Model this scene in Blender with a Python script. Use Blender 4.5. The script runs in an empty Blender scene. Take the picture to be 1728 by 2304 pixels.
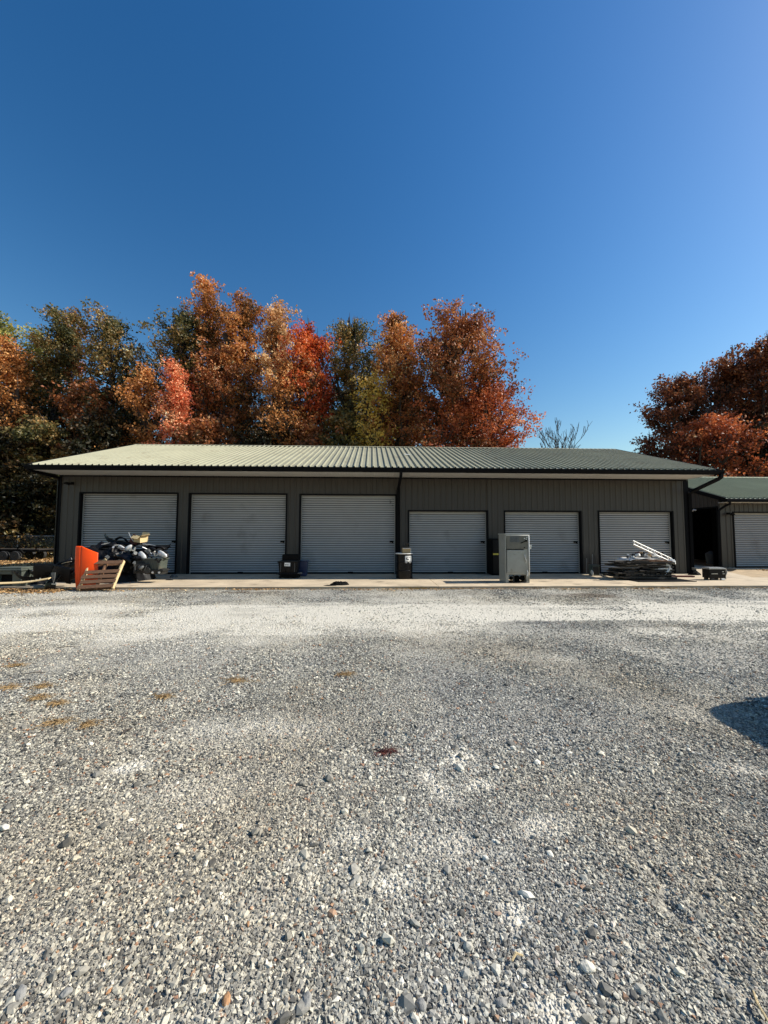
import bpy, math, random
import numpy as np
from mathutils import Vector, Matrix, Euler
S = bpy.context.scene
COL = S.collection
R = math.radians
rng = np.random.default_rng(7)
random.seed(11)

# ------------------------------------------------------------------ camera
YAW, PITCH, ROLL = R(1.87), math.atan(50/866), R(0.13)
CAMP = Vector((0, -15.1, 1.60))
FW = Vector((math.sin(YAW)*math.cos(PITCH), math.cos(YAW)*math.cos(PITCH), math.sin(PITCH)))
RT = Vector((math.cos(YAW), -math.sin(YAW), 0)); UP = RT.cross(FW)
RT2 = RT*math.cos(ROLL)+UP*math.sin(ROLL); UP2 = UP*math.cos(ROLL)-RT*math.sin(ROLL)
cd = bpy.data.cameras.new('camera'); cam = bpy.data.objects.new('camera', cd); COL.objects.link(cam)
mw = Matrix((RT2, UP2, -FW)).transposed().to_4x4(); mw.translation = CAMP
cam.matrix_world = mw
cd.sensor_fit = 'VERTICAL'; cd.sensor_height = 24; cd.lens = 866*24/2304
cd.clip_start = 0.05; cd.clip_end = 3000
S.camera = cam
# ------------------------------------------------------------------ light
SUN = Vector((1.22, 0.07, 1.0)).normalized()
SKYG = 1.25
w = bpy.data.worlds.new('World'); S.world = w; w.use_nodes = True
nt = w.node_tree; bg = nt.nodes['Background']
sky = nt.nodes.new('ShaderNodeTexSky'); sky.sky_type = 'NISHITA'; sky.sun_disc = False
sky.sun_elevation = math.asin(SUN.z); sky.sun_rotation = math.atan2(SUN.x, SUN.y)
sky.altitude = 0; sky.air_density = 1.6; sky.dust_density = 0.7; sky.ozone_density = 3.0
hs = nt.nodes.new('ShaderNodeHueSaturation'); hs.inputs['Saturation'].default_value = 1.27; hs.inputs['Hue'].default_value = 0.5035
gm = nt.nodes.new('ShaderNodeGamma'); gm.inputs[1].default_value = SKYG; pre = nt.nodes.new('ShaderNodeVectorMath'); pre.operation = 'SCALE'; pre.inputs['Scale'].default_value = 0.1
post = nt.nodes.new('ShaderNodeVectorMath'); post.operation = 'SCALE'; post.inputs['Scale'].default_value = 10
nt.links.new(sky.outputs[0], pre.inputs[0]); nt.links.new(pre.outputs[0], gm.inputs[0]); nt.links.new(gm.outputs[0], post.inputs[0]); nt.links.new(post.outputs[0], hs.inputs['Color']); nt.links.new(hs.outputs[0], bg.inputs['Color'])
bg.inputs['Strength'].default_value = 0.108
sl = bpy.data.lights.new('sun', 'SUN'); sl.energy = 5.0; sl.angle = R(0.5); sl.color = (1.0, 0.945, 0.84)
so = bpy.data.objects.new('sun', sl); COL.objects.link(so)
so.rotation_euler = SUN.to_track_quat('Z', 'Y').to_euler()
vs = S.view_settings; S.display_settings.display_device = 'sRGB'
vs.view_transform = 'Standard'; vs.look = 'None'; vs.gamma = 1; vs.exposure = 0.45

# ------------------------------------------------------------------ helpers
def P(u, v, y):
    "world point on the plane y seen at photo pixel u,v"
    d = FW + RT2*((u-864)/866) + UP2*((1152-v)/866)
    return CAMP + d*((y-CAMP.y)/d.y)
def G(u, v, z=0.0):
    d = FW + RT2*((u-864)/866) + UP2*((1152-v)/866)
    return CAMP + d*((z-CAMP.z)/d.z)

def mat(name, col, rough=0.6, metal=0.0, var=0.15, scale=3.0, bump=0.0, bscale=40.0, spec=0.5, col2=None, dirt=None, coat=0.0, stretch=None, obj=True):
    m = bpy.data.materials.new(name); m.use_nodes = True
    n = m.node_tree.nodes; l = m.node_tree.links; b = n['Principled BSDF']
    b.inputs['Roughness'].default_value = rough; b.inputs['Metallic'].default_value = metal
    b.inputs['Specular IOR Level'].default_value = spec
    if coat: b.inputs['Coat Weight'].default_value = coat
    tc = n.new('ShaderNodeTexCoord'); src = tc.outputs['Object']
    if stretch:
        mp = n.new('ShaderNodeMapping'); mp.inputs['Scale'].default_value = stretch
        l.new(src, mp.inputs[0]); src = mp.outputs[0]
    nz = n.new('ShaderNodeTexNoise'); nz.inputs['Scale'].default_value = scale; nz.inputs['Detail'].default_value = 6
    nz.inputs['Roughness'].default_value = 0.65
    l.new(src, nz.inputs['Vector'])
    r = n.new('ShaderNodeValToRGB'); l.new(nz.outputs['Fac'], r.inputs[0])
    c2 = col2 or tuple(min(1, c*(1+var)) for c in col)
    c1 = tuple(c*(1-var) for c in col)
    r.color_ramp.elements[0].position = 0.3; r.color_ramp.elements[0].color = (*c1, 1)
    r.color_ramp.elements[1].position = 0.7; r.color_ramp.elements[1].color = (*c2, 1)
    out = r.outputs[0]
    if dirt:
        nd = n.new('ShaderNodeTexNoise'); nd.inputs['Scale'].default_value = dirt[1]; nd.inputs['Detail'].default_value = 8
        l.new(tc.outputs['Object'], nd.inputs['Vector'])
        rr = n.new('ShaderNodeValToRGB'); rr.color_ramp.elements[0].position = dirt[2]; rr.color_ramp.elements[1].position = dirt[2]+0.18
        l.new(nd.outputs['Fac'], rr.inputs[0])
        mx = n.new('ShaderNodeMixRGB'); mx.inputs[2].default_value = (*dirt[0], 1)
        l.new(rr.outputs[0], mx.inputs[0]); l.new(out, mx.inputs[1]); out = mx.outputs[0]
    l.new(out, b.inputs['Base Color'])
    if bump:
        nb = n.new('ShaderNodeTexNoise'); nb.inputs['Scale'].default_value = bscale; nb.inputs['Detail'].default_value = 5
        l.new(src, nb.inputs['Vector'])
        bp = n.new('ShaderNodeBump'); bp.inputs['Strength'].default_value = bump; bp.inputs['Distance'].default_value = 0.02
        l.new(nb.outputs['Fac'], bp.inputs['Height']); l.new(bp.outputs[0], b.inputs['Normal'])
    return m

class MB:
    def __init__(s): s.v = []; s.f = []
    def add(s, vs, fs, M=None):
        o = len(s.v)
        for p in vs:
            s.v.append(tuple(M @ Vector(p)) if M is not None else tuple(p))
        for f in fs: s.f.append(tuple(i+o for i in f))
        return s
    def box(s, x0, x1, y0, y1, z0, z1, M=None):
        v = [(x0,y0,z0),(x1,y0,z0),(x1,y1,z0),(x0,y1,z0),(x0,y0,z1),(x1,y0,z1),(x1,y1,z1),(x0,y1,z1)]
        return s.add(v, [(0,3,2,1),(4,5,6,7),(0,1,5,4),(1,2,6,5),(2,3,7,6),(3,0,4,7)], M)
    def cbox(s, c, d, rot=(0,0,0), M=None, taper=1.0):
        T = Matrix.Translation(Vector(c)) @ Euler(rot).to_matrix().to_4x4()
        if M is not None: T = M @ T
        x, y, z = (a/2 for a in d); t = taper
        v = [(-x*t,-y*t,-z),(x*t,-y*t,-z),(x*t,y*t,-z),(-x*t,y*t,-z),(-x,-y,z),(x,-y,z),(x,y,z),(-x,y,z)]
        return s.add(v, [(0,3,2,1),(4,5,6,7),(0,1,5,4),(1,2,6,5),(2,3,7,6),(3,0,4,7)], T)
    def tube(s, pts, r, n=8, M=None, cap=True):
        pts = [Vector(p) for p in pts]; rs = r if isinstance(r, (list, tuple)) else [r]*len(pts)
        vs = []; fs = []
        t0 = (pts[1]-pts[0]).normalized(); a = t0.orthogonal().normalized()
        for i, p in enumerate(pts):
            t = (pts[min(i+1, len(pts)-1)]-pts[max(i-1, 0)])
            t = t.normalized() if t.length > 1e-9 else t0
            a = (a - t*a.dot(t)); a = a.normalized() if a.length > 1e-6 else t.orthogonal().normalized()
            b = t.cross(a)
            for k in range(n):
                q = 2*math.pi*k/n; vs.append(p+(a*math.cos(q)+b*math.sin(q))*rs[i])
        for i in range(len(pts)-1):
            for k in range(n):
                k2 = (k+1) % n; fs.append((i*n+k, i*n+k2, (i+1)*n+k2, (i+1)*n+k))
        if cap:
            fs.append(tuple(range(n))[::-1]); fs.append(tuple((len(pts)-1)*n+k for k in range(n)))
        return s.add(vs, fs, M)
    def lathe(s, prof, n=28, M=None):
        vs = []; fs = []
        for r, z in prof:
            for k in range(n):
                q = 2*math.pi*k/n; vs.append((r*math.cos(q), r*math.sin(q), z))
        for i in range(len(prof)-1):
            for k in range(n):
                k2 = (k+1) % n; fs.append((i*n+k, i*n+k2, (i+1)*n+k2, (i+1)*n+k))
        fs.append(tuple(range(n))[::-1]); fs.append(tuple((len(prof)-1)*n+k for k in range(n)))
        return s.add(vs, fs, M)
    def prism(s, poly, t, M=None):
        "poly in local xz, extruded along y by t"
        n = len(poly); vs = [(x, 0, z) for x, z in poly]+[(x, t, z) for x, z in poly]
        fs = [tuple(range(n)), tuple(range(n, 2*n))[::-1]]+[(i, i+n, (i+1) % n+n, (i+1) % n) for i in range(n)]
        return s.add(vs, fs, M)
    def grid(s, f, nu, nv, M=None, thick=0.0):
        vs = []; fs = []
        for i in range(nu+1):
            for j in range(nv+1): vs.append(tuple(f(i/nu, j/nv)))
        W = nv+1
        for i in range(nu):
            for j in range(nv): fs.append((i*W+j, (i+1)*W+j, (i+1)*W+j+1, i*W+j+1))
        return s.add(vs, fs, M)

def link(name, me, m=None, parent=None):
    o = bpy.data.objects.new(name, me); COL.objects.link(o)
    if m: me.materials.append(m)
    if parent: o.parent = parent
    return o
def obj(name, mb, m, parent=None, loc=None, rot=None, bevel=0, smooth=False, solid=0, sub=0):
    me = bpy.data.meshes.new(name); me.from_pydata(mb.v, [], mb.f); me.update()
    if smooth:
        me.polygons.foreach_set('use_smooth', [True]*len(me.polygons))
    o = link(name, me, m, parent)
    if loc is not None: o.location = loc
    if rot is not None: o.rotation_euler = rot
    if solid:
        q = o.modifiers.new('solid', 'SOLIDIFY'); q.thickness = solid; q.offset = 0
    if sub:
        q = o.modifiers.new('sub', 'SUBSURF'); q.levels = sub; q.render_levels = sub
    if bevel:
        q = o.modifiers.new('bevel', 'BEVEL'); q.width = bevel; q.segments = 2; q.limit_method = 'ANGLE'
    return o
def tag(o, label=None, cat=None, group=None, kind=None):
    if label: o['label'] = label
    if cat: o['category'] = cat
    if group: o['group'] = group
    if kind: o['kind'] = kind
    return o
def thing(name, label, cat, loc=(0,0,0), rz=0, group=None, rot=None):
    o = bpy.data.objects.new(name, None); COL.objects.link(o); o.location = loc
    o.rotation_euler = rot if rot is not None else (0, 0, rz); o.empty_display_size = 0.1
    return tag(o, label, cat, group)
def npmesh(name, V, F, m=None, parent=None, attrs=None):
    "numpy verts and faces (all same size)"
    me = bpy.data.meshes.new(name); k = F.shape[1]
    me.vertices.add(len(V)); me.vertices.foreach_set('co', V.astype(np.float32).ravel())
    me.loops.add(F.size); me.loops.foreach_set('vertex_index', F.astype(np.int32).ravel())
    me.polygons.add(len(F)); me.polygons.foreach_set('loop_start', np.arange(0, F.size, k, dtype=np.int32))
    me.polygons.foreach_set('loop_total', np.full(len(F), k, dtype=np.int32))
    for an, (dom, arr) in (attrs or {}).items():
        a = me.attributes.new(an, 'FLOAT', dom); a.data.foreach_set('value', arr.astype(np.float32))
    me.polygons.foreach_set('use_smooth', [False]*len(F))
    me.update(calc_edges=True)
    return link(name, me, m, parent)

# 2-D value noise shared by the ground sheet and the stones on it
_T = rng.random((256, 256))
def vnoise(x, y, s, o=0):
    x = np.asarray(x)*s+o*17.3+500; y = np.asarray(y)*s+o*9.1+500
    xi = np.floor(x).astype(int); yi = np.floor(y).astype(int); fx = x-xi; fy = y-yi
    fx = fx*fx*(3-2*fx); fy = fy*fy*(3-2*fy)
    t = lambda a, b: _T[a % 256, b % 256]
    return (t(xi,yi)*(1-fx)+t(xi+1,yi)*fx)*(1-fy)+(t(xi,yi+1)*(1-fx)+t(xi+1,yi+1)*fx)*fy
def fbm(x, y, s, o=0, n=4):
    a = 0; w_ = 0
    for i in range(n): a = a+vnoise(x, y, s*2**i, o+i)*0.5**i; w_ += 0.5**i
    return a/w_
def sm(a, lo, hi): return np.clip((a-lo)/(hi-lo), 0, 1)

# ------------------------------------------------------------------ materials
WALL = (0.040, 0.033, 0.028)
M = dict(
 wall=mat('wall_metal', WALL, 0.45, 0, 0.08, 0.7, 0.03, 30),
 trim=mat('black_trim', (0.005, 0.005, 0.006), 0.6, 0, 0.2, 2, spec=0.08),
 roof=mat('roof_metal', (0.32, 0.31, 0.222), 0.5, 0.0, 0.10, 0.8, 0.03, 25, spec=0.25, dirt=((.24,.215,.15), 1.4, .58)),
 soffit=mat('soffit_white', (0.62, 0.60, 0.55), 0.5, 0, 0.05, 2),
 door=mat('door_white', (0.40, 0.40, 0.40), 0.45, 0, 0.06, 1.2, 0.03, 20, dirt=((0.24,0.235,0.22), 1.1, 0.60)),
 guide=mat('door_guide', (0.30, 0.30, 0.29), 0.4, 0.0, 0.1, 4),
 blk=mat('black_plastic', (0.006, 0.006, 0.007), 0.42, 0, 0.4, 5, 0.1, 20, spec=0.15),
 blkm=mat('black_matt', (0.004, 0.004, 0.004), 0.8, 0, 0.4, 5, 0.3, 30, spec=0.12),
 blkg=mat('black_gloss', (0.005, 0.005, 0.006), 0.22, 0, 0.3, 3, spec=0.22),
 grey=mat('grey_plastic', (0.10, 0.103, 0.10), 0.5, 0, 0.2, 4, 0.1),
 dgrey=mat('dark_grey_metal', (0.022, 0.022, 0.021), 0.5, 0.2, 0.4, 6, 0.3, 20),
 olive=mat('grey_green_plastic', (0.075, 0.085, 0.068), 0.5, 0, 0.25, 4, 0.1, dirt=((0.12,0.10,0.07), 5, 0.6)),
 alu=mat('aluminium', (0.62, 0.62, 0.60), 0.4, 0.8, 0.15, 8, 0.1),
 silver=mat('silver_lens', (0.62, 0.61, 0.58), 0.22, 0.15, 0.3, 10),
 steel=mat('cabinet_paint', (0.33, 0.325, 0.285), 0.42, 0.1, 0.12, 2.5, 0.05, dirt=((0.20,0.18,0.13), 4, 0.6)),
 steelt=mat('cabinet_top_panel', (0.15, 0.143, 0.124), 0.35, 0.4, 0.2, 6, 0.1),
 white=mat('white_paint', (0.75, 0.74, 0.70), 0.5, 0, 0.06, 5),
 orange=mat('orange_paint', (0.90, 0.075, 0.004), 0.4, 0, 0.08, 2, spec=0.3, dirt=((0.45,0.04,0.01), 4, 0.62)),
 wood=mat('pallet_wood', (0.17, 0.085, 0.042), 0.8, 0, 0.35, 3, 0.4, 30, stretch=(2, 20, 20)),
 woodl=mat('pale_wood', (0.62, 0.47, 0.25), 0.75, 0, 0.2, 3, 0.4, 30, stretch=(20, 20, 2)),
 woodg=mat('grey_wood', (0.11, 0.085, 0.06), 0.85, 0, 0.4, 3, 0.5, 30, stretch=(2, 20, 20)),
 woodd=mat('dark_board', (0.035, 0.028, 0.022), 0.8, 0, 0.5, 3, 0.5, 20, stretch=(2, 14, 14)),
 card=mat('cardboard', (0.50, 0.33, 0.16), 0.85, 0, 0.12, 5, 0.1),
 tan=mat('tan_box', (0.72, 0.53, 0.27), 0.75, 0, 0.1, 5, 0.1),
 cloth=mat('white_cloth', (0.72, 0.70, 0.66), 0.85, 0, 0.1, 6, 0.3),
 blue=mat('dark_blue', (0.02, 0.035, 0.09), 0.4, 0, 0.2, 4),
 rubber=mat('tyre_rubber', (0.022, 0.022, 0.022), 0.8, 0, 0.3, 10, 0.3),
 rust=mat('rusty_plank', (0.10, 0.022, 0.015), 0.7, 0, 0.3, 5, 0.3),
 glass=mat('dark_glass', (0.01, 0.012, 0.014), 0.08, 0, 0.1, 2),
 paint=mat('dark_car_paint', (0.02, 0.022, 0.028), 0.2, 0.3, 0.1, 2, coat=0.6),
 bark=mat('bark', (0.060, 0.045, 0.035), 0.9, 0, 0.35, 4, 0.6, 12, stretch=(4, 4, 0.8)),
 barkp=mat('pale_bark', (0.34, 0.31, 0.26), 0.85, 0, 0.25, 4, 0.5, 12, stretch=(4, 4, 0.8)),
 galv=mat('galvanised', (0.38, 0.38, 0.37), 0.45, 0.6, 0.2, 8),
 yellow=mat('yellow_label', (0.55, 0.45, 0.06), 0.6, 0, 0.1, 8),
)
def concrete():
    m = mat('concrete', (0.50, 0.40, 0.275), 0.85, 0, 0.22, 1.1, 0.3, 60, dirt=((0.17,0.13,0.09), 1.5, 0.58))
    return m
M['conc'] = concrete()

# ================================================================== THE SETTING
def in_ell(x, y, c, a, b, ang=0):
    dx = x-c[0]; dy = y-c[1]; ca, sa = math.cos(ang), math.sin(ang)
    return 1-np.sqrt(((dx*ca+dy*sa)/a)**2+((-dx*sa+dy*ca)/b)**2)
DP = [(984,1769,.10,.26,.45),(1036,1711,.16,.13,0),(1072,1769,.15,.09,0),(292,1727,.20,.11,.3),(890,1993,.13,.10,.2),(1155,2060,.10,.08,0),
      (1250,2284,.13,.08,0),(1645,1550,.7,.35,0),(790,1885,.16,.09,.2),(560,1640,.8,.4,0),(1660,1730,.3,.12,-.2),(1230,1860,.25,.1,.3),(980,1900,.3,.2,0),(400,1800,.5,.3,.4)]
DPW = [(G(u, v), a, b, g) for u, v, a, b, g in DP]
def dustf(x, y):
    band = np.exp(-((y+7.75-0.10*np.sin(x*0.5)-0.06*x)/1.35)**2)
    wisp = fbm(x*0.30, y*1.7, 1.0, 3)
    d = band*sm(wisp, 0.22, 0.58)*1.1 + 0.25*sm(fbm(x*0.6, y, 0.55, 9), 0.48, 0.75)
    d = d+0.65*np.exp(-((y+6.1)/0.7)**2)*sm(fbm(x*.2, y*1.4, 1.2, 31), .45, .7)
    for c, a, b, g in DPW:
        d = d+np.clip(in_ell(x, y, c, a, b, g)*1.6, 0, 1)*(0.55+0.65*sm(fbm(x, y, 7, 5), 0.35, 0.6))*(1 if a < .3 else .45)
    d = d+.50*sm(y, -11.5, -8.0)*sm(fbm(x, y, .9, 61), .3, .65)+.22*sm(fbm(x*.8, y, 2.6, 63), .60, .74)  # gravel gets paler with distance from the camera, plus small pale spots
    return np.clip(d, 0, 1)
DTW = [(G(395, 1330), .75, .30, 0), (G(560, 1333), 1.1, .25, 0), (G(1330, 1340), 1.2, .5, -.1)]
def dirtf(x, y):
    d = 0.85*np.exp(-np.clip((-3.66-y), 0, 9)/0.16)*sm(fbm(x, y, 1.5, 21), .25, .6) + .5*np.exp(-np.clip((-3.66-y), 0, 9)/0.5)*sm(fbm(x, y, .6, 27), .5, .8)
    for c, a, b, g in DTW:
        d = d+np.clip(in_ell(x, y, c, a, b, g)*2, 0, 1)*sm(fbm(x, y, 3, 25), 0.3, 0.55)
    d = d+np.clip((-x-9.0)/2.5, 0, 1)*sm(y, -4.4, -3.9)*.8
    return np.clip(d, 0, 1)
RUT = (G(1450, 1945), G(1590, 2140))
def hgt(x, y):
    
    p, q = RUT; t = np.clip(((x-p.x)*(q.x-p.x)+(y-p.y)*(q.y-p.y))/((q.x-p.x)**2+(q.y-p.y)**2), -.3, 1.6); dd = ((x-p.x)*(q.y-p.y)-(y-p.y)*(q.x-p.x))/math.hypot(q.x-p.x, q.y-p.y)+.03*np.sin(t*9)
    rut = -.022*np.exp(-(dd/.035)**2)*np.exp(-((t-.6)/.7)**4)+.012*np.exp(-((dd-.09)/.06)**2)*np.exp(-((t-.6)/.7)**4)
    return rut+0.030*(fbm(x, y, 0.7, 2)-.5)+0.014*(fbm(x, y, 4, 12)-.5)-0.012*np.exp(-((y+7.7)/1.2)**2)

def gravel_mat(name, stones):
    m = bpy.data.materials.new(name); m.use_nodes = True
    n = m.node_tree.nodes; l = m.node_tree.links; b = n['Principled BSDF']
    b.inputs['Roughness'].default_value = 0.85; b.inputs['Specular IOR Level'].default_value = 0.3
    def att(k):
        a = n.new('ShaderNodeAttribute'); a.attribute_name = k; return a.outputs['Fac']
    def ramp(fac, els):
        r = n.new('ShaderNodeValToRGB'); l.new(fac, r.inputs[0]); e = r.color_ramp.elements
        while len(e) < len(els): e.new(0.5)
        for q, (p, c) in zip(e, els): q.position = p; q.color = (*c, 1)
        return r.outputs[0]
    def mix(f, a, c, k=1.0, mode='MIX'):
        x = n.new('ShaderNodeMixRGB'); x.blend_type = mode
        if hasattr(f, 'links') or not isinstance(f, float): l.new(f, x.inputs[0])
        else: x.inputs[0].default_value = f
        l.new(a, x.inputs[1])
        if isinstance(c, tuple): x.inputs[2].default_value = (*c, 1)
        else: l.new(c, x.inputs[2])
        return x.outputs[0]
    tc = n.new('ShaderNodeTexCoord')
    big = n.new('ShaderNodeTexNoise'); big.inputs['Scale'].default_value = 0.45; big.inputs['Detail'].default_value = 5
    l.new(tc.outputs['Object'], big.inputs['Vector'])
    stone_cols = [(0.0,(0.03,0.03,0.03)),(0.2,(0.11,0.11,0.104)),(0.45,(0.26,0.255,0.235)),(0.72,(0.43,0.415,0.36)),(0.92,(0.63,0.60,0.50)),(0.968,(0.82,0.79,0.71)),(0.972,(0.25,0.12,0.07)),(1.0,(0.38,0.22,0.12))]
    if stones:
        rnd = att('rnd'); c = ramp(rnd, stone_cols)
        fine = n.new('ShaderNodeTexNoise'); fine.inputs['Scale'].default_value = 120; l.new(tc.outputs['Object'], fine.inputs['Vector'])
        c = mix(0.35, c, ramp(fine.outputs['Fac'], [(.3, (.55,.55,.55)), (.7, (1.25,1.22,1.15))]), mode='MULTIPLY')
        dustk = 0.45
    else:
        vo = n.new('ShaderNodeTexVoronoi'); vo.inputs['Scale'].default_value = 34; vo.inputs['Randomness'].default_value = 1
        l.new(tc.outputs['Object'], vo.inputs['Vector'])
        sp = n.new('ShaderNodeSeparateColor'); l.new(vo.outputs['Color'], sp.inputs[0])
        vo2 = n.new('ShaderNodeTexVoronoi'); vo2.inputs['Scale'].default_value = 85; l.new(tc.outputs['Object'], vo2.inputs['Vector'])
        sp2 = n.new('ShaderNodeSeparateColor'); l.new(vo2.outputs['Color'], sp2.inputs[0])
        c1 = ramp(sp.outputs[0], stone_cols); c2 = ramp(sp2.outputs[0], [(p, tuple(q*.6 for q in cc)) for p, cc in stone_cols])  # finer grains darkened, painting shade into the gaps between stones
        c = mix(0.5, c1, c2)
        h = n.new('ShaderNodeMath'); h.operation = 'MULTIPLY_ADD'; h.inputs[1].default_value = 0.45
        l.new(vo2.outputs['Distance'], h.inputs[0]); l.new(vo.outputs['Distance'], h.inputs[2])
        bp = n.new('ShaderNodeBump'); bp.invert = True; bp.inputs['Strength'].default_value = 1.0; bp.inputs['Distance'].default_value = 0.022
        l.new(h.outputs[0], bp.inputs['Height']); l.new(bp.outputs[0], b.inputs['Normal'])
        dustk = 0.9
    tint = ramp(big.outputs['Fac'], [(.38, (.96, .96, .97)), (.5, (1, .975, .92)), (.64, (1.0, .90, .75))])
    c = mix(0.8, c, tint, mode='MULTIPLY')
    dn = n.new('ShaderNodeTexNoise'); dn.inputs['Scale'].default_value = 60; l.new(tc.outputs['Object'], dn.inputs['Vector'])
    dustc = ramp(dn.outputs['Fac'], [(.3, (.58,.525,.42)), (.7, (.86,.81,.69))])
    mm = n.new('ShaderNodeMath'); mm.operation = 'MULTIPLY'; mm.inputs[1].default_value = dustk; l.new(att('dust'), mm.inputs[0])
    c = mix(mm.outputs[0], c, dustc)
    dirtc = ramp(dn.outputs['Fac'], [(.3, (.06,.045,.03)), (.7, (.17,.12,.075))])
    md = n.new('ShaderNodeMath'); md.operation = 'MULTIPLY'; md.inputs[1].default_value = 0.75; l.new(att('dirt'), md.inputs[0])
    c = mix(md.outputs[0], c, dirtc)
    l.new(c, b.inputs['Base Color'])
    return m

def make_ground():
    m = mat('earth', (0.30, 0.21, 0.12), 0.95, 0, 0.3, 1.5, 0.5, 14, dirt=((0.12,0.085,0.045), 0.8, 0.55))
    o = obj('ground', MB().box(-700, 700, -300, 900, -0.6, -0.035), m); tag(o, kind='structure')
    # gravel yard: a gently uneven sheet
    xs = np.concatenate([np.linspace(-40, -13, 60, endpoint=False), np.linspace(-13, 13, 420, endpoint=False), np.linspace(13, 40, 61)])
    ys = np.concatenate([np.linspace(-30, -15, 40, endpoint=False), np.linspace(-15, -3.4, 240)])
    X, Y = np.meshgrid(xs, ys, indexing='ij')
    Z = hgt(X, Y)
    V = np.stack([X.ravel(), Y.ravel(), Z.ravel()], 1)
    nx, ny = X.shape; i = np.arange(nx-1)[:, None]*ny+np.arange(ny-1)[None, :]; i = i.ravel()
    F = np.stack([i, i+ny, i+ny+1, i+1], 1)
    o = npmesh('gravel_yard', V, F, gravel_mat('gravel_sheet', False), attrs={'dust': ('POINT', dustf(V[:,0], V[:,1])), 'dirt': ('POINT', dirtf(V[:,0], V[:,1]))})
    tag(o, kind='structure')
make_ground()

ICO = None
def templates():
    t = (1+5**.5)/2
    v = np.array([(-1,t,0),(1,t,0),(-1,-t,0),(1,-t,0),(0,-1,t),(0,1,t),(0,-1,-t),(0,1,-t),(t,0,-1),(t,0,1),(-t,0,-1),(-t,0,1)], float)
    v /= np.linalg.norm(v[0])
    f = np.array([(0,11,5),(0,5,1),(0,1,7),(0,7,10),(0,10,11),(1,5,9),(5,11,4),(11,10,2),(10,7,6),(7,1,8),(3,9,4),(3,4,2),(3,2,6),(3,6,8),(3,8,9),(4,9,5),(2,4,11),(6,2,10),(8,6,7),(9,8,1)])
    ov = np.array([(1,0,0),(-1,0,0),(0,1,0),(0,-1,0),(0,0,1),(0,0,-1)], float)
    of = np.array([(0,2,4),(2,1,4),(1,3,4),(3,0,4),(2,0,5),(1,2,5),(3,1,5),(0,3,5)])
    return (v, f), (ov, of)
TI, TO = templates()
def rotm(n):
    q = rng.normal(size=(n, 4)); q /= np.linalg.norm(q, axis=1)[:, None]
    w_, x, y, z = q.T
    return np.stack([1-2*(y*y+z*z), 2*(x*y-z*w_), 2*(x*z+y*w_), 2*(x*y+z*w_), 1-2*(x*x+z*z), 2*(y*z-x*w_), 2*(x*z-y*w_), 2*(y*z+x*w_), 1-2*(x*x+y*y)], 1).reshape(n, 3, 3)
def stones(name, d0, d1, dens, rmean, rsig, T, jit, label):
    A = (d1*1.06+1.2+d0*1.06+1.2)*(d1-d0); N = int(A*dens)
    d = np.sqrt(rng.random(N)*(d1**2-d0**2)+d0**2); x = (rng.random(N)*2-1)*(d*1.06+0.8); y = -15.1+d
    x = x+0.03*d
    ok = y < -3.70; x = x[ok]; y = y[ok]; d = d[ok]
    du = dustf(x, y); dt = dirtf(x, y); cl = fbm(x, y, 1.3, 40)
    keep = rng.random(len(x)) < (1-0.80*du)*(1-.6*dt)*(0.55+0.9*sm(cl, .3, .7)); x, y, du, dt, cl = x[keep], y[keep], du[keep], dt[keep], cl[keep]
    N = len(x); r = rmean*np.exp(rng.normal(size=N)*rsig)*(0.85+0.45*sm(cl, .35, .7)); r = np.minimum(r, rmean*2.4)
    tv, tf = T; nv = len(tv)
    V = tv[None]*(1+rng.normal(size=(N, nv, 1))*jit)
    V = V*(np.array([1,1,1])+rng.uniform(-.45, .5, (N, 1, 3)))
    V = np.einsum('nij,nvj->nvi', rotm(N), V)*r[:, None, None]; V[:, :, 2] *= 0.72
    c = np.stack([x, y, hgt(x, y)+r*rng.uniform(-.05, .5, N)], 1)
    V = V+c[:, None]
    F = tf[None]+(np.arange(N)*nv)[:, None, None]
    nf = len(tf); rn = rng.random(N)
    o = npmesh(name, V.reshape(-1, 3), F.reshape(-1, 3), GS, attrs={'rnd': ('FACE', np.repeat(rn, nf)), 'dust': ('FACE', np.repeat(du, nf)), 'dirt': ('FACE', np.repeat(dt, nf))})
    tag(o, label, 'gravel', kind='stuff')
GS = gravel_mat('gravel_stone', True)
stones('gravel', 0.85, 2.6, 21000, 0.0044, 0.42, TO, 0.22, 'crushed grey and cream limestone gravel nearest the camera')
stones('gravel', 2.6, 4.4, 12000, 0.0052, 0.40, TO, 0.22, 'crushed grey gravel a few steps into the yard')
stones('gravel', 4.4, 7.2, 4200, 0.0070, 0.36, TO, 0.22, 'crushed grey gravel across the middle of the yard')
stones('gravel', 7.2, 11.5, 900, 0.0095, 0.33, TO, 0.2, 'sparse loose gravel on the pale far track')
stones('gravel', 0.9, 4.2, 110, 0.0105, 0.35, TI, 0.16, 'larger pale limestone chips scattered in the foreground')

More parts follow.
